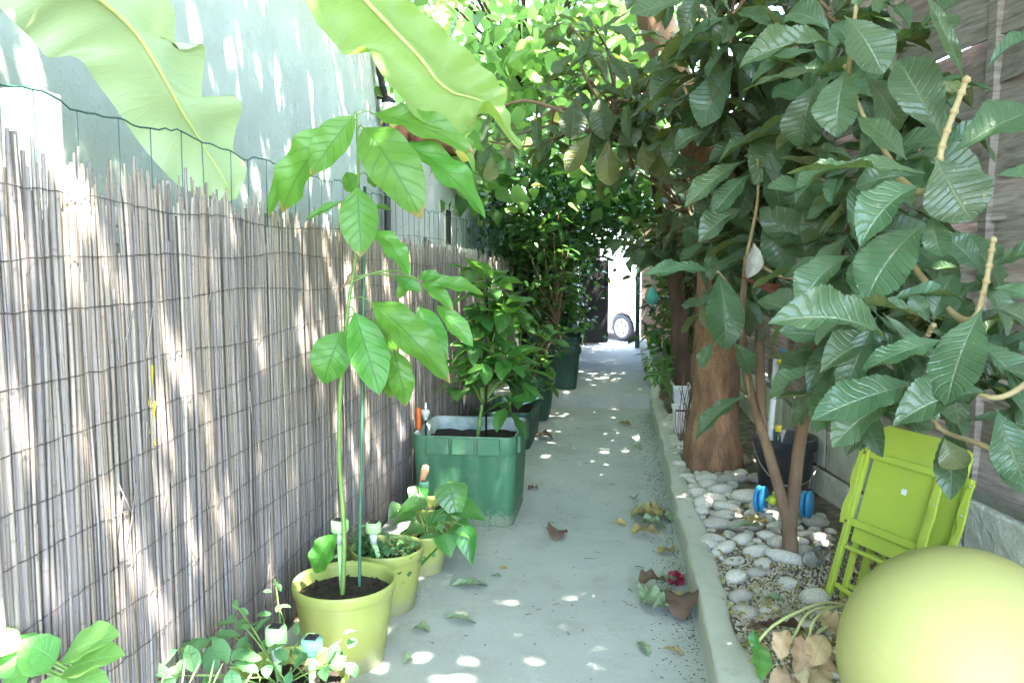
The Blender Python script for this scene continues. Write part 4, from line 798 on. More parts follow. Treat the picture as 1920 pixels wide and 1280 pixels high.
# broad leaved tree closing the view above the passage
cl = np.concatenate([px_pts(90, 720, 1260, -250, 330, 7.6, 10.5), px_pts(40, 900, 1250, 60, 300, 8.5, 11.)])
tree('mulberry_tree', 'broad leaved pale green tree arching over the far end of the passage', (-1.9, 11.6, 0), [(-1.9, 11.6, 0), (-1.85, 11.5, 1.5), (-1.6, 11.2, 2.8), (-1.2, 10.5, 3.6)], [.16, .13, .11, .09], cl, .34, 31, .22, .80, mMUL, mBARKD, TH, .45, .5, yellow=50)
cl = np.concatenate([px_pts(60, 900, 1200, 310, 420, 8.8, 12.4), px_pts(34, 1090, 1230, 350, 440, 9.5, 12.6), px_pts(50, 900, 1080, 380, 500, 8.8, 12.6)])
tree('citrus_tree', 'dense small leaved tree above the gate at the end', (-.95, 11.3, .1), [(-.95, 11.3, .1), (-.93, 11.3, .8), (-.8, 11.3, 1.5)], [.06, .05, .04], cl, .22, 60, .11, .5, mCIT, mBARKD, TS)
cl = px_pts(56, 945, 1090, 440, 640, 10.3, 12.5); cl[:, 0] = np.minimum(cl[:, 0], -.75)
tree('laurel_bush', 'dark bush filling the left side of the passage before the gate', (-.8, 11.6, .1), [(-.8, 11.6, .1), (-.8, 11.6, .5), (-.78, 11.6, .9)], [.04, .035, .03], cl, .16, 60, .12, .5, mCIT, mBARKD, TS, cat='shrub')
cl = px_pts(70, 1205, 1320, 330, 640, 7.4, 10.0); cl = cl[cl[:, 0] > .66]
tree('privet_tree', 'thin dark trunked tree behind the thick trunk', (at(1278, 700, 7.4)[0], 7.4, .12), [(at(1278, 700, 7.4)[0], 7.4, .1), (at(1275, 620, 7.4)[0], 7.4, .8), at(1268, 540, 7.4), at(1255, 400, 7.4), at(1225, 250, 7.5)], [.09, .075, .065, .06, .05], cl, .2, 46, .14, .45, mLOQ, mBARKD, TS)
cl = np.array([(RNG.uniform(.80, 1.2), RNG.uniform(9, 12.2), RNG.uniform(.5, 2.9)) for _ in range(70)])
tree('privet_tree', 'dark bush crowding the right side before the gate post', (.75, 11, .15), [(.75, 11, .15), (.74, 11, .8), (.72, 11, 1.4)], [.05, .045, .04], cl, .2, 50, .13, .45, mCIT, mBARKD, TS)
shrub('fern', 'bright green ferny weed on the kerb beyond the thick trunk', 'fern', (.5, 7.1, .12), px_pts(14, 1215, 1275, 650, 725, 6.8, 7.6), .1, .12, .3, mAVO2, mSTEMG, 6, r0=.006, Ts=TL)
shrub('leafy_weed', 'tall leafy weed leaning from the bed by the green gate post', 'weed', (.52, 8.8, .2), px_pts(6, 1228, 1262, 600, 660, 8.4, 8.9), .1, .24, .4, mARR, mSTEMG, 4, r0=.006, Ts=TL)
t = thing('dry_stems', 'bundle of dry brown stalks beside the thick trunk', 'dead plant', (.50, 5.75, .11)); b = MB()
for i in range(34):
    p = np.array([.50 + RNG.normal(0, .025), 5.75 + RNG.normal(0, .09), .10]); q = p + [RNG.normal(0, .045), RNG.normal(0, .05), RNG.uniform(.2, .55)]; b.tube(curve([p, (p + q) / 2 + RNG.normal(0, .012, 3), q], 6), .0028, 5)
b.build('stalk', M('dry_stalk', (.24, .14, .09), (.15, .085, .06), 12, .9), t)
for (x, y, Y, lb) in ((1272, 728, 7.3, 'chipped white trough half hidden behind dry stalks, the farther one'), (1276, 776, 6.2, 'white trough on the kerb behind dry stalks, the nearer one')):
    c = at(x, y, Y); t = thing('white_trough', lb, 'trough', (c[0] + .02, Y, .1), 'white troughs beside the thick trunk'); zt = c[2] + .05; zb = max(.1, zt - .17)
    b = MB(); wt, lt_ = .15, .36; p0 = [(-wt / 2 * .8, -lt_ / 2 * .9, zb), (wt / 2, lt_ / 2, zt)]
    def rg(k_, z, q): return [(c[0] + .02 + sx * (wt / 2 * k_ - q), Y + sy * (lt_ / 2 * k_ - q), z) for sx, sy in ((-1, -1), (1, -1), (1, 1), (-1, 1))]
    V4 = rg(.85, zb, 0) + rg(.97, zt - .03, 0) + rg(1.05, zt - .03, 0) + rg(1.05, zt, 0) + rg(1.0, zt, .012) + rg(.95, zt - .05, .012)
    b.add(V4, [(3, 2, 1, 0)] + [(i * 4 + j, i * 4 + (j + 1) % 4, i * 4 + 4 + (j + 1) % 4, i * 4 + 4 + j) for i in range(5) for j in range(4)]); b.build('trough_wall', mWHITE, t, False, bevel=.004)
    b = MB(); b.add(rg(.95, zt - .045, .010), [(0, 1, 2, 3)]); b.build('soil', mSOIL, t, False)
# unseen trees added to shade path and wall; crown density shapes the sun spots
def canopy(name, label, base, trunk, x0, x1, y0, y1, z0, z1, ncl, per, L=.24, W=.55, crad=.34, mat=None):
    cl = np.stack([RNG.uniform(x0, x1, ncl), RNG.uniform(y0, y1, ncl), RNG.uniform(z0, z1, ncl)], 1)
    return tree(name, label, base, trunk, np.linspace(.2, .1, len(trunk)), cl, crad, per, L, W, mat or mCAN, mBARKD, TSH, .6, .25)
canopy('added_shade_tree', 'unseen tall tree added beyond the wooden fence to shade the path', (3.2, 2.0, 0), [(3.2, 2, 0), (3.1, 2.1, 2.5), (2.6, 2.3, 4.4), (1.8, 2.6, 5.2)], -3.2, 4.4, -5.0, 7.4, 4.9, 6.9, 790, 43)

canopy('added_shade_tree', 'second unseen tree added beyond the fence near the gate to shade the upper path', (3.0, 9.5, 0), [(3.0, 9.5, 0), (2.9, 9.5, 2.5), (2.4, 9.6, 4.4), (1.6, 9.8, 5.4)], -1.2, 3.6, 8.2, 12.4, 5.6, 6.9, 110, 46)

# ------------------------------------------------------------------ STONES AND GRAVEL
def stone_mesh(seed):
    b = MB(); b.ball((0, 0, 0), 1, 3); v = b.v[0]; o = Vector((seed * 3.1, seed * 1.7, 0))
    for i in range(len(v)): v[i] *= 1 + .22 * mnoise.noise(Vector(v[i]) * .9 + o) + .06 * mnoise.noise(Vector(v[i]) * 2.5 + o)
    return b
protos = []
def add_stone(x, y, a, bb, c, rz, label, i, z=None, grp='pale river stones laid in the planting bed'):
    z = bedz(x, y) if z is None else z
    if i < 6 and len(protos) < 6:
        o = stone_mesh(i).build('river_stone', mSTONE if i % 5 else mSTONE2, None); protos.append(o)
    else: o = protos[i % 6].copy(); COL.objects.link(o)
    o.location = (x, y, z + c * RNG.uniform(.25, .6)); o.rotation_euler = (RNG.normal(0, .12), RNG.normal(0, .12), rz); o.scale = (a, bb, c); tag(o, label, 'stone', grp); return o
GL = 'smooth pale river stone in the crowd of stones round the trunks'
placed = []; si = 0
def try_stone(px, py, wd, asp, rz, label=GL):
    global si
    p = atz(px, py, .13); a = wd * p[1] / 1500 / 2
    add_stone(p[0], p[1], a, a * asp, a * min(.62, asp * .75), rz, label, si); placed.append((p[0], p[1], a)); si += 1
for s_ in ((1380, 862, 52, .8, .2, 'large rounded white stone between the thick trunk and the bucket'), (1475, 1040, 86, .42, -.25, 'long sausage shaped white stone at the foot of the forked stems'), (1527, 1112, 50, .9, 0, 'egg shaped white stone at the foot of the front folding chair'), (1478, 1084, 42, .8, .4, 'squarish beige stone between gravel and the long white stone'), (1380, 1074, 44, .85, 1.2, 'upright white stone at the edge of the gravel nearest the kerb'),
           (1390, 1178, 52, .35, .15, 'white cylindrical stone lying on the kerb edge'), (1540, 1003, 48, .6, 0, 'pale oval stone below the blue toy wheel, by the wall')): try_stone(*s_)
for s_ in ((1420, 1025, 60, .6, .1), (1358, 1020, 48, .6, .5), (1325, 893, 45, .6, .2), (1300, 905, 40, .6, 1), (1370, 893, 62, .5, .0), (1425, 895, 50, .6, .1), (1350, 915, 50, .7, .3), (1405, 930, 66, .55, 0), (1320, 940, 46, .8, .8), (1365, 945, 60, .6, .2), (1345, 975, 55, .6, .1), (1395, 980, 66, .5, 0), (1450, 965, 60, .6, .1), (1310, 920, 40, .8, .2), (1440, 1000, 44, .6, 0), (1490, 995, 44, .7, .5), (1530, 975, 50, .7, .2), (1415, 1062, 44, .6, .2), (1455, 1010, 42, .7, .9), (1285, 890, 34, .7, 0), (1275, 868, 36, .7, .2), (1340, 1000, 44, .6, .2), (1390, 1108, 46, .8, .3), (1396, 1138, 52, .8, .2), (1430, 1050, 46, .7, 1), (1375, 1040, 40, .6, .2), (1440, 1130, 40, .5, .2), (1500, 1155, 60, .45, .3), (1545, 1135, 40, .7, 0), (1570, 1180, 40, .7, 0), (1578, 1215, 40, .7, 0), (1580, 1250, 44, .7, .3), (1470, 1200, 36, .7, .3)): try_stone(*s_)
n_try = 0
while si < 150 and n_try < 6000:
    n_try += 1; py = RNG.uniform(772, 1035); lo_ = 1238 + (py - 770) * .22 + 12; hi_ = min(1560, lo_ + 60 + max(0, py - 860) * 2.2) if py > 855 else lo_ + 34
    px = RNG.uniform(lo_, hi_); p = atz(px, py, .13); wd = RNG.choice([24, 30, 36, 46, 54]) * RNG.uniform(.85, 1.1) * (1 if py > 860 else .8); a = wd * p[1] / 1500 / 2
    if p[0] > 1.0 + .16 * (4.7 - p[1]) or all(abs(c) < 1e-9 for c in (0,)) and False: continue
    if math.hypot(p[0] - .61, p[1] - 5.27) < .2 + a * .6 or math.hypot(p[0] - .92, p[1] - 4.72) < .2: continue
    if any(math.hypot(p[0] - q[0], p[1] - q[1]) < (a + q[2]) * .74 for q in placed): continue
    add_stone(p[0], p[1], a, a * RNG.uniform(.55, .9), a * RNG.uniform(.4, .6), RNG.uniform(0, 3), GL, si); placed.append((p[0], p[1], a)); si += 1
b = MB(); G0 = np.array([(1, 0, 0), (-1, 0, 0), (0, 1, 0), (0, -1, 0), (0, 0, 1), (0, 0, -1)], float); GF = [(0, 2, 4), (2, 1, 4), (1, 3, 4), (3, 0, 4), (2, 0, 5), (1, 2, 5), (3, 1, 5), (0, 3, 5)]
for i in range(5200):
    py = RNG.uniform(1000, 1290) if i % 3 else RNG.uniform(1040, 1180); px = RNG.normal(1440, 60) if i % 3 == 0 else RNG.uniform(1325 + (py - 1000) * .2, 1640); p = atz(px, py, .1)
    if p[0] < .43 or p[0] > 1.3: continue
    s_ = RNG.uniform(.0035, .0085); b.add(G0 * s_ * RNG.uniform(.6, 1.2, (6, 1)) @ np.array(Matrix.Rotation(RNG.uniform(0, 6), 3, (.3, .5, .8))) + [p[0], p[1], bedz(p[0], p[1]) + s_ * .5], GF)
tag(b.build('gravel', mGRAV, None, False), 'fine beige gravel strewn between the river stones', 'gravel', None, 'stuff')

# ------------------------------------------------------------------ BUCKET, BOTTLE, TOYS
bc = np.array([.945, 4.66, bedz(.945, 4.66) - .01]); t = thing('bucket', 'charcoal plastic bucket between the thick trunk and the block wall', 'bucket', bc)
b = MB(); b.lathe([(0, .002), (.125, .0), (.130, .01), (.165, .27), (.176, .275), (.176, .335), (.180, .34), (.176, .345), (.166, .342), (.158, .27), (.122, .02), (0, .02)], bc, 48); b.build('bucket_body', mBUCKET, t)
b = MB(); b.tube([bc + [.178 * math.cos(a), -.178 * abs(math.sin(a)) * .35 - .03 + (-.14 * math.sin(a)), .31 - .20 * math.sin(a)] for a in np.linspace(0, math.pi, 20)], .003, 6); b.build('handle', mMETAL, t)
bt = at(1459, 815, 4.66); t = thing('bottle', 'dark green glass bottle with a yellow cap inside the bucket', 'bottle', (bt[0], 4.66, bc[2] + .05)); bz = np.array([bt[0], 4.66, bt[2]])
b = MB(); b.lathe([(0, -.30), (.036, -.30), (.038, -.28), (.038, -.13), (.034, -.10), (.016, -.03), (.0145, .035), (.0, .035)], bz, 24); b.build('glass', mGLASS, t)
b = MB(); b.lathe([(.018, .022), (.0185, .04), (.0185, .052), (.016, .055), (0, .055)], bz, 20); b.build('cap', mYELP, t)
q0 = at(1438, 900, 4.70); q1 = at(1456, 668, 4.72); t = thing('toy_stick', 'white toy push handle with a yellow and blue knob standing in the bucket', 'toy', (q0[0], 4.7, bc[2] + .05))
ax = unit(q1 - q0); b = MB(); b.tube([q0 - ax * .15, q1], .017, 14); b.build('pole', mWHITE, t)
b = MB(); b.tube([at(1440, 868, 4.70), at(1442, 858, 4.70)], .019, 14); b.build('band', mLIME, t)
b = MB(); pk = at(1478, 682, 4.60); b.ball(pk, .030, 2); b.tube([pk + [-.05, .02, .02], pk], .022, 12); b.build('knob', mYELP, t)
b = MB(); b.tube([q1 - [0, 0, .01], at(1470, 668, 4.68), at(1476, 690, 4.68)], .015, 10); b.tube([at(1466, 655, 4.7), at(1478, 672, 4.68)], .012, 8); b.build('bracket', mBLUE, t)
w0 = at(1427, 935, 4.12); w1 = at(1513, 945, 4.02); t = thing('toy_axle', 'toy axle with two bright blue wheels lying on the stones', 'toy', ((w0 + w1) / 2)); ax = unit(w1 - w0); up_ = np.array([0, 0, 1.]); sx_ = unit(np.cross(up_, ax)); fr = np.stack([sx_, np.cross(ax, sx_), ax], 1)
for wc in (w0, w1):
    b = MB()
    for dz in (-.013, .013): b.lathe([(.02, -.011 + dz), (.055, -.012 + dz), (.066, -.006 + dz), (.068, dz), (.066, .006 + dz), (.055, .012 + dz), (.02, .011 + dz)], wc, 28, fr)
    b.lathe([(0, -.026), (.05, -.02), (.05, .02), (0, .026)], wc, 20, fr); b.build('wheel', mBLUE, t)
b = MB(); b.tube([w0 + ax * .02, w1 - ax * .02], .008, 8); b.tube([w0 + ax * .04, w0 + ax * .075], .021, 14); b.tube([w1 - ax * .085, w1 - ax * .055], .019, 14); b.build('axle', M('lime_toy_plastic', (.5, .62, .05), (.45, .56, .05), 9, .4), t)
b = MB(); b.tube([w0 + ax * .085, w1 - ax * .09], .02, 14); b.build('hub', mWHITE, t)
b = MB(); b.box(w0 + ax * .09 + [0, 0.01, .035], (.06, .03, .02)); b.build('clip', mLIME, t, False, bevel=.004)
c = at(1535, 1045, 3.55); t = thing('plastic_bottle', 'clear crushed plastic bottle lying beside the forked stems', 'bottle', (c[0], c[1], .1)); mPET, tt, bb_ = nodes('clear_plastic'); bb_.inputs['Transmission Weight'].default_value = .9; bb_.inputs['Roughness'].default_value = .08; bb_.inputs['IOR'].default_value = 1.2; bb_.inputs['Base Color'].default_value = (.9, .92, .92, 1)
fr = np.stack([[0, 0, 1.], unit(np.cross(unit([.6, .8, 0]), [0, 0, 1.])), unit([.6, .8, 0])], 1); b = MB(); b.lathe([(0, -.1), (.03, -.1), (.034, -.08), (.034, -.03), (.031, -.02), (.034, -.01), (.034, .04), (.013, .09), (.013, .11), (0, .11)], (c[0], c[1], .145), 20, fr); b.build('bottle_body', mPET, t)
c = at(1222, 556, 8.2); t = thing('hanging_ornament', 'turquoise ornament hanging in the dark by the gate post', 'ornament', c); b = MB(); b.lathe([(0, .10), (.02, .09), (.05, .04), (.07, -.02), (.05, -.07), (0, -.09)], c, 14); b.build('body', M('turquoise', (.12, .50, .50), (.1, .42, .42), 8, .4), t)
b = MB(); b.tube([c + [0, 0, .1], c + [.06, .05, .3], c + [.1, .1, .7]], .006, 5); b.tube([c - [0, 0, .08], c - [-.01, 0, .2]], .008, 5); b.build('cord', mTEAL, t)

# ------------------------------------------------------------------ FOLDING CHAIRS
def folding_chair(label, off):
    O = at(1552, 1108, 3.20) + off; O[2] = .10 + off[2]
    A_ = at(1628, 846, 3.28) + off; u = unit(at(1756, 866, 3.02) + off - A_); v = unit(A_ - O); v = unit(v); n = unit(np.cross(u, v)); u = unit(np.cross(v, n))
    if n[1] > 0: n = -n
    Wd = .335; Ln = np.linalg.norm(A_ - O); t = thing('folding_chair', label, 'folding chair', O, 'lime green folding chairs leaning on the block wall')
    def P(a, c, d=0.): return O + u * a * Wd + v * c * Ln + n * d
    g = (.0, 1.)
    for s_ in (0, 1):   # long legs of the outer frame
        b = MB(); b.bar(P(s_, 0, .0), P(s_, 1.03, .0), .026, .022, n); b.build('front_leg', mLIME, t, False, bevel=.004)
    for yb, wb in ((.985, .028), (.525, .030), (.36, .016)):
        b = MB(); b.bar(P(0.04, yb, .001), P(.96, yb, .001), wb, .016, n); b.build('crossbar', mLIME, t, False, bevel=.004)
    for s_ in (.11, .89):
        b = MB(); b.bar(P(s_, .02, -.035), P(s_, .86, -.026), .024, .018, n); b.build('rear_leg', mLIME, t, False, bevel=.004)
    b = MB(); b.bar(P(.05, .10, -.004), P(.62, .06, -.004), .018, .012, n); b.build('foot_bar', mLIME, t, False, bevel=.003); b = MB(); b.bar(P(.12, .12, -.035), P(.88, .12, -.035), .018, .012, n); b.build('foot_bar', mLIME, t, False, bevel=.003)
    b = MB(); pts = [(.075, .40), (.925, .40), (.925, 1.14), (.90, 1.185), (.84, 1.20), (.16, 1.20), (.10, 1.185), (.075, 1.14)]
    vv = [P(x, y, -.022) for x, y in pts] + [P(x, y, -.008) for x, y in pts]; k = len(pts); b.add(vv, [tuple(range(k))[::-1], tuple(range(k, 2 * k))] + [(i, (i + 1) % k, k + (i + 1) % k, k + i) for i in range(k)]); b.build('seat', mLIME, t, False, bevel=.004)
    for s_ in (-.045, 1.045):   # shaped side arms with knuckles
        b = MB(); cv = curve([P(s_, .50, .012), P(s_ - .01, .62, .014), P(s_ + .02, .72, .014), P(s_ - .005, .80, .014), P(s_, .92, .014), P(s_, 1.0, .012)], 16)
        for i in range(15): b.bar(cv[i], cv[i + 1] + (cv[i + 1] - cv[i]) * .15, .024 + .006 * math.sin(i * .9), .012, n)
        b.build('arm', mLIME, t, False)
    for (x, y) in ((.0, .52), (1.0, .52), (1.045, .985), (1.045, .80), (0, .985)):
        b = MB(); b.ball(P(x, y, .018), .0055, 2); b.build('bolt', mMETAL if x > 1.01 else mTWIG, t)
    if off[0] > .01: return t
    b = MB(); b.bar(P(.60, .80, -.0065), P(.60, .835, -.0065), .022, .002, n); b.build('sticker', mWHITE, t, False)
    return t
folding_chair('lime green folding chair with a white sticker, in front of the other', np.array([0, 0, 0.]))
folding_chair('lime green folding chair tucked behind the front one, against the wall', np.array([.115, .045, -.05]))

# ------------------------------------------------------------------ EXERCISE BALL
bcn = at(1803, 1235, 2.10); rb = .298; t = thing('exercise_ball', 'big yellow green exercise ball resting on the gravel', 'exercise ball', (bcn[0], bcn[1], .09)); bcn[2] = .09 + rb * .985
tl = np.array(Matrix.Rotation(R(18), 3, 'X') @ Matrix.Rotation(R(8), 3, 'Y')); th = np.linspace(0, math.pi, 160)
b = MB(); b.lathe([(rb * math.sin(a) * (1 - .0022 * max(0, math.cos(a * 44)) ** 10 * (0.3 < a < 2.8)), -rb * math.cos(a)) for a in th], bcn, 96, tl); b.build('ball_skin', mBALL, t)
b = MB(); pv = tl @ np.array([.10, -.11, .26]); pv = unit(pv) * rb; b.ball(bcn + pv * 1.002, .009, 2); b.build('valve', M('valve_cap', (.5, .55, .1), (.45, .5, .1), 9, .5), t)

# ------------------------------------------------------------------ WILTED PLANT by the ball
t = thing('wilted_plant', 'wilted plant with one green leaf and curled beige leaves beside the ball', 'dead plant', (*at(1590, 1200, 2.45)[:2], .11)); b = MB(); root = at(1592, 1135, 2.62)
for pts in (([root, at(1540, 1130, 2.55), at(1460, 1165, 2.42), at(1418, 1205, 2.36)]), ([root, at(1560, 1140, 2.5), at(1525, 1165, 2.42), at(1512, 1230, 2.36)]), ([root, at(1520, 1145, 2.5), at(1490, 1190, 2.4), at(1470, 1225, 2.38)]), ([root, at(1580, 1150, 2.5), at(1530, 1190, 2.42)])):
    b.tube(curve(pts, 12), .0048, 6)
b.tube([root, [root[0] + .03, root[1] + .05, .10]], .008, 6); b.build('stem', M('wilted_stem', (.40, .48, .16), (.42, .36, .2), 5, .6), t)
LV = Leaves(); LV.one(TA[1], at(1418, 1205, 2.36), at(1428, 1276, 2.30), (.5, -.8, .3), .075); LV.one(TA[0], at(1412, 1180, 2.36), at(1420, 1222, 2.34), (-.6, -.8, .3), .035); LV.build('green_leaf', mAVO2, t)
LV = Leaves()
TD = [tmpl(AVOCADO, 6, 14, .9, a, 0, 7, .1, .10, tw) for a, tw in ((1.2, .5), (1.8, -.5), (.6, .9))]
for (x0, y0, x1, y1, wd) in ((1478, 1180, 1462, 1238, 44), (1500, 1190, 1490, 1262, 50), (1512, 1225, 1500, 1282, 50), (1545, 1190, 1522, 1250, 60), (1560, 1210, 1572, 1270, 60), (1470, 1240, 1500, 1285, 60), (1530, 1160, 1580, 1185, 50), (1540, 1240, 1520, 1290, 60), (1570, 1150, 1585, 1195, 40), (1455, 1250, 1475, 1300, 50), (1600, 1230, 1580, 1290, 60)):
    p = at(x0, y0, 2.36); LV.one(TD[RNG.integers(3)], p, at(x1, y1, 2.30 + RNG.normal(0, .03)), unit(CAM - p) + RNG.normal(0, .7, 3), wd * 2.35 / 1500 * .8)
LV.build('dry_leaf', mBEIGE, t)

# ------------------------------------------------------------------ FALLEN LEAVES AND LITTER on the path
TF = [tmpl(LOQUAT, 4, 14, .6, a, .006, 9, .05, .06, tw) for a, tw in ((.9, .4), (1.5, -.5), (.4, .8))]
TFA = [tmpl(AVOCADO, 4, 12, .8, a, 0, 7, .06, .10, tw) for a, tw in ((1.2, .6), (1.9, -.6), (.8, .9))]
def fallen(px, py, ang, ln, wd, mat, label, z=.012, grp=None, T=None, name='fallen_leaf', tilt=0.):
    p = atz(px, py, z); s = p[1] / 1500; A = np.array([math.cos(ang), math.sin(ang), tilt]); LV = Leaves(); LV.many((T or TF)[RNG.integers(3)], p - A * ln * s / 2, A, (RNG.normal(0, .2), RNG.normal(0, .2), 1), ln * s, wd * s)
    V = LV.V[0]; V[:, 2] += z - 2e-3 - V[:, 2].min() - .006; return tag(LV.build(name, mat), label, 'leaf', grp or 'leaves fallen on the path')
fallen(880, 1097, .1, 80, 34, mDRYG, 'dull green fallen leaf lying on the path beside the second lime pot')
fallen(862, 1163, -.25, 75, 34, mDRYG, 'grey green fallen leaf beside two light patches, before the pots'); fallen(790, 1180, .2, 44, 30, mDRYG, 'grey green curled leaf fallen right beside the second lime pot'); fallen(765, 1235, 1.3, 40, 18, mDRYG, 'small green sprig fallen on the path nearest the camera')
fallen(1045, 1003, 1.5, 52, 40, mDRYB, 'single dark brown curled leaf lying alone in mid path', T=TFA, tilt=.15)
fallen(1000, 915, .5, 24, 16, mDRYB, 'small blackish curled leaf near the foot of the big planter', T=TFA); fallen(1020, 822, .1, 44, 14, mDRYB, 'dark leaf lying across the path edge by the dark trough')
fallen(1278, 1140, -1.5, 110, 62, mDRYB, 'large dark brown leaf leaning against the kerb', z=.03, tilt=.05); fallen(1225, 1090, .3, 62, 50, mDRYB, 'brown leaf with turned up edges on top of the pile by the kerb', T=TFA, z=.05)
for (x, y, an_, l, w_, m_) in ((1222, 1130, 2.2, 66, 46, mDRYG), (1235, 1115, .5, 60, 44, mDRYG), (1240, 1142, 2.8, 50, 40, mDRYG), (1212, 1112, 1.3, 46, 36, mDRYG), (1255, 1090, .9, 44, 30, mDRYG), (1262, 1118, 2.0, 40, 26, mDRYY)): fallen(x, y, an_, l, w_, m_, 'crumpled grey green leaf in the pile against the kerb', T=TFA, z=.03, grp='crumpled leaves piled against the kerb')
for (x, y, an_, l, w_, m_) in ((1215, 975, .2, 70, 34, mDRYY), (1200, 968, 2.4, 50, 30, mDRYG), (1235, 962, 1.0, 44, 30, mDRYY), (1225, 985, -.4, 60, 28, mDRYG), (1210, 958, .6, 40, 26, mDRYG), (1245, 972, 2.2, 40, 30, mDRYG)): fallen(x, y, an_, l, w_, m_, 'yellowing leaf in the scatter by the kerb halfway up the path', T=TFA, z=.016, grp='yellowing leaves scattered by the kerb')
fallen(1210, 1000, .05, 58, 30, mDRYY, 'bright yellow leaf curled like a bridge below the yellowing scatter', T=TFA, z=.02); fallen(1250, 1035, .4, 40, 30, mDRYY, 'yellow brown leaf tucked under the kerb face', T=TFA); fallen(1205, 1215, -1.2, 60, 24, mDRYG, 'narrow pale green leaf on the path nearest the large brown leaf'); fallen(1262, 1222, -.5, 50, 16, mDRYY, 'pale straw coloured leaf strip nearest the camera by the kerb')
fallen(1190, 935, 1.2, 30, 16, mDRYG, 'small green leaf on the path above the yellowing scatter'); fallen(1195, 840, -.5, 26, 14, mDRYG, 'green leaf lying by the kerb beside the far light patches'); fallen(1170, 795, .2, 30, 14, mDRYY, 'tan leaf on the path just before the step'); fallen(1160, 983, .1, 36, 10, mDRYY, 'thin tan leaf lying out from the yellowing scatter'); fallen(930, 1078, .2, 26, 16, mDRYG, 'small green leaf beside the large light patch by the pots'); fallen(943, 1062, -.1, 22, 12, mDRYY, 'small tan curl by the light patches near the pots')
for (x, y, an_, l, w_, m_, lb) in ((1400, 990, .3, 70, 24, mDRYG, 'soft green leaf lying over the river stones'), (1450, 1127, .1, 50, 22, mDRYG, 'flat green leaf lying on the fine gravel'), (1460, 1182, .2, 110, 34, mDRYB, 'long dark brown leaf lying across the gravel'), (1430, 1180, .1, 60, 26, mDRYB, 'dark curled leaf by the white cylindrical stone'), (1420, 980, .4, 50, 24, mDRYY, 'yellow leaf crumpled between river stones')): fallen(x, y, an_, l, w_, m_, lb, z=.15, T=TFA if 'curl' in lb or 'crump' in lb else TF, grp='leaves fallen on the bed')
LV = Leaves(); n = 420; py = RNG.uniform(790, 1290, n); px = 1262 + (py - 790) * .22 + np.abs(RNG.normal(0, 1, n)) * (40 + (py - 790) * .42); P = np.array([atz(a_, c_, .13) for a_, c_ in zip(px, py)]); P = P[(P[:, 0] < 1.25) & (P[:, 0] > .40)]; n = len(P)
P[:, 2] = [bedz(p[0], p[1]) + .008 + abs(RNG.normal(0, .010)) for p in P]; A = rand_dirs(n, .8); LV.many(TFA[0], P, A, RNG.normal(0, .35, (n, 3)) + np.array([0, 0, 1]), RNG.uniform(.014, .045, n), RNG.uniform(.008, .02, n))
tag(LV.build('dry_leaf_litter', mDRYY, None), 'small dry leaf scraps lying between the river stones', 'litter', None, 'stuff')
# dark red crumpled flower
c = atz(1276, 1085, .03); t = thing('red_flower', 'crumpled dark red flower head lying against the kerb', 'flower', (c[0] - .02, c[1], .0)); LV = Leaves()
for i in range(26): LV.many(TS, c + [-.02, 0, .0], rand_dirs(1)[0] + np.array([0, 0, .5]), RNG.normal(0, 1, 3), .045, .035)
LV.build('petals', mRUST, t)
# crumbs and bits of leaf litter
b = MB()
for i in range(1700):
    q = RNG.random(); y = RNG.uniform(2.2, 7.6); x = .31 - abs(RNG.normal(0, .075)) if q < .80 else RNG.uniform(-.85, .3); s_ = RNG.uniform(.0015, .0055)
    b.add(G0 * s_ * np.array([1.6, .8, .35]) @ np.array(Matrix.Rotation(RNG.uniform(0, 6), 3, 'Z')) + [x, y, .006 + s_ * .3], GF)
for i in range(60):
    y = RNG.uniform(2.3, 7.4); x = RNG.uniform(-.7, .3); a = RNG.uniform(0, 6.28); l = RNG.uniform(.015, .05); b.tube(curve([(x, y, .008), (x + l * .5 * math.cos(a) + .006, y + l * .5 * math.sin(a), .011), (x + l * math.cos(a), y + l * math.sin(a), .008)], 5), .0012, 4)
tag(b.build('leaf_litter', M('litter', (.12, .09, .055), (.06, .05, .035), 30, .9, island=.5), None, False), 'crumbs and bits of dry leaf along the path edges', 'litter', None, 'stuff')

# ------------------------------------------------------------------ FAR END: boards, gate, posts, van, building
t = thing('board_panel', 'dark weathered board panel closing the left side past the reeds', 'fence', (-1.15, 9.9, .1)); b = MB()
for i in range(9): b.box((-1.17 + RNG.normal(0, .006), 9.5 + i * .155, .78 + RNG.normal(0, .02)), (.022, .15, 1.40))
b.build('board', mBOARDD, t, False, bevel=.003); b = MB(); b.box((-1.20, 10.1, 1.2), (.03, 1.4, .07)); b.box((-1.20, 10.1, .4), (.03, 1.4, .07)); b.build('rail', mBOARDD, t, False)
gp = at(1124, 500, 13.05); t = thing('gate_pillar', 'pinkish plastered pillar beside the black gate', 'pillar', (-.62, 13.1, UZ)); b = MB(); b.box((-.48, 13.12, UZ + .78), (.34, .34, 1.56)); b.build('shaft', mBRICK, t, False, bevel=.01); b = MB(); b.box((-.48, 13.12, UZ + 1.59), (.40, .40, .06)); b.build('cap', mPLASTW, t, False, bevel=.01)
t = thing('gate', 'black sheet metal gate standing half open at the end of the path', 'gate', (-.5, 12.85, UZ)); b = MB(); b.box((-.41, 12.85, UZ + .70), (.44, .025, 1.30)); b.build('gate_panel', mBLACK, t, False)
b = MB()
for x in (-.63, -.19): b.box((x, 12.85, UZ + .72), (.035, .04, 1.38))
for z in (.05, 1.40): b.box((-.41, 12.85, UZ + z), (.40, .04, .035))
b.build('gate_frame', mBLACK, t, False); b = MB(); b.tube([(-.24, 12.82, UZ + .75), (-.24, 12.77, UZ + .75), (-.30, 12.77, UZ + .75)], .01, 8); b.build('handle', mMETAL, t)
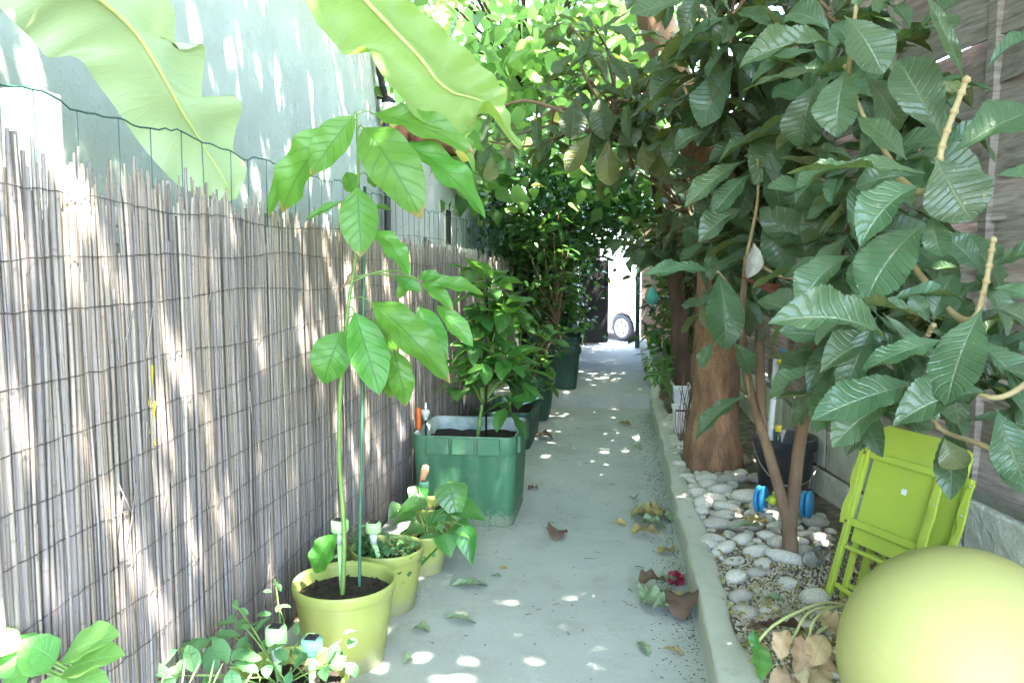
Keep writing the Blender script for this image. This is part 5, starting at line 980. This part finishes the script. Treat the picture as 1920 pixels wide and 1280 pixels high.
t = thing('side_wall', 'shaded plastered wall running from the pillar behind the dark bushes', 'wall', (-1.6, 13.2, UZ)); b = MB(); b.box((-1.85, 13.2, .95), (2.35, .2, 1.9)); b.build('wall_face', mBRICK, t, False)
t = thing('gate_post', 'dark green metal post with a pale top on the right of the opening', 'post', (.27, 12.4, UZ)); b = MB(); b.box((.28, 12.4, UZ + .78), (.07, .07, 1.57)); b.build('shaft', mPLD, t, False, bevel=.004); b = MB(); b.box((.245, 12.36, UZ + 1.36), (.02, .02, .5)); b.build('rod', mWHITE, t, False)
t = thing('side_wall', 'shaded wall to the right of the green gate post', 'wall', (1.4, 13.1, UZ)); b = MB(); b.box((1.4, 13.1, 1.1), (2.1, .2, 2.2)); b.build('wall_face', mBRICK, t, False)
# white van parked across the opening
van = thing('parked_van', 'white panel van parked in the sun beyond the gate', 'van', (.07, 18.6, -.31))
ang = R(45); fwd = np.array([-math.cos(ang), math.sin(ang), 0]); sn = np.array([-math.sin(ang), -math.cos(ang), 0])   # heading, outward side normal
wc = at(1168, 613, 18.6); wc[2] = -.31 + .31
def VP(l, s, z): return wc + fwd * l + sn * s + np.array([0, 0, z - .31 + .31 * 0]) + np.array([0, 0, -.0])
mVAN = M('white_car_paint', (.78, .78, .78), (.76, .76, .76), 3, .25, spec=.5)
side = [(-.85, -.08), (-.42, -.08), (-.38, .12), (-.25, .29), (0, .36), (.25, .29), (.38, .12), (.42, -.08), (2.30, -.08), (2.34, .12), (2.47, .29), (2.72, .36), (2.97, .29), (3.1, .12), (3.14, -.08), (3.55, -.05), (3.62, .25), (3.45, .62), (2.85, .82), (2.15, 1.45), (1.9, 1.52), (-.7, 1.55), (-.84, 1.45), (-.9, .6), (-.9, .1)]
b = MB(); k = len(side); v = [wc + fwd * l + sn * .06 + [0, 0, z] for l, z in side] + [wc + fwd * l - sn * 1.6 + [0, 0, z] for l, z in side]
b.add(v, [tuple(range(k)), tuple(range(k, 2 * k))[::-1]] + [(i, k + i, k + (i + 1) % k, (i + 1) % k) for i in range(k)]); b.build('body', mVAN, van, False, bevel=.03)
for l in (0, 2.72):
    for s_, sg in ((0., 1), (-1.54, -1)):
        c = wc + fwd * l + sn * s_; fr = np.stack([fwd, [0, 0, 1.], sn * sg], 1)
        if np.linalg.det(fr) < 0: fr[:, 0] *= -1
        b = MB(); b.lathe([(.20, -.16), (.29, -.16), (.31, -.13), (.31, .02), (.29, .05), (.215, .05), (.205, .03)], c, 40, fr); wl_ = b.build('wheel', mBLACK, van)
        b = MB(); b.lathe([(0, .062), (.05, .060), (.06, .05), (.19, .045), (.212, .055), (.215, .03)], c, 40, fr); b.build('rim', M('silver_rim', (.6, .6, .62), (.55, .55, .57), 9, .4), wl_)
        b = MB()
        for i in range(5):
            a = i / 5 * 6.283 + .3; q = np.array([.13 * math.cos(a), .13 * math.sin(a), .052]); b.ball(c + fr @ q, 1, 2, (.036, .026, .006), fr @ np.array(Matrix.Rotation(a, 3, 'Z')))
        b.build('rim_opening', mBLACK, wl_)
b = MB(); vv = [(2.05, .85), (2.75, .85), (2.2, 1.36), (2.05, 1.36)]; b.add([wc + fwd * l + sn * .063 + [0, 0, z] for l, z in vv], [(0, 1, 2, 3)]); b.build('side_window', M('car_glass', (.03, .035, .04), (.02, .025, .03), 5, .05), van, False)
b = MB(); b.box(wc + fwd * 3.5 + sn * -.12 + [0, 0, .42], (.16, .22, .14), np.stack([fwd, sn, [0, 0, 1.]], 1)); b.build('headlight', mCLEAR, van, False, bevel=.02)
b = MB(); b.box(wc + fwd * -.89 + sn * -.05 + [0, 0, .6], (.03, .14, .4), np.stack([fwd, sn, [0, 0, 1.]], 1)); b.build('tail_light', mRUST, van, False, bevel=.01)
bd = thing('street_building', 'bright white building across the street behind the van', 'building', (0, 27, -.31)); b = MB(); b.box((0, 29, 2.7), (26, 4, 6)); b.build('wall', mPLASTW, bd, False)
for i in range(6):
    for z in (1.2, 4.0):
        x = -10 + i * 4; b = MB(); b.box((x, 26.99, z), (1.1, .06, 1.3)); b.build('window', mPANEL, bd, False)

# ------------------------------------------------------------------ leave the scene's helpers out of selection state
bpy.context.view_layer.update()
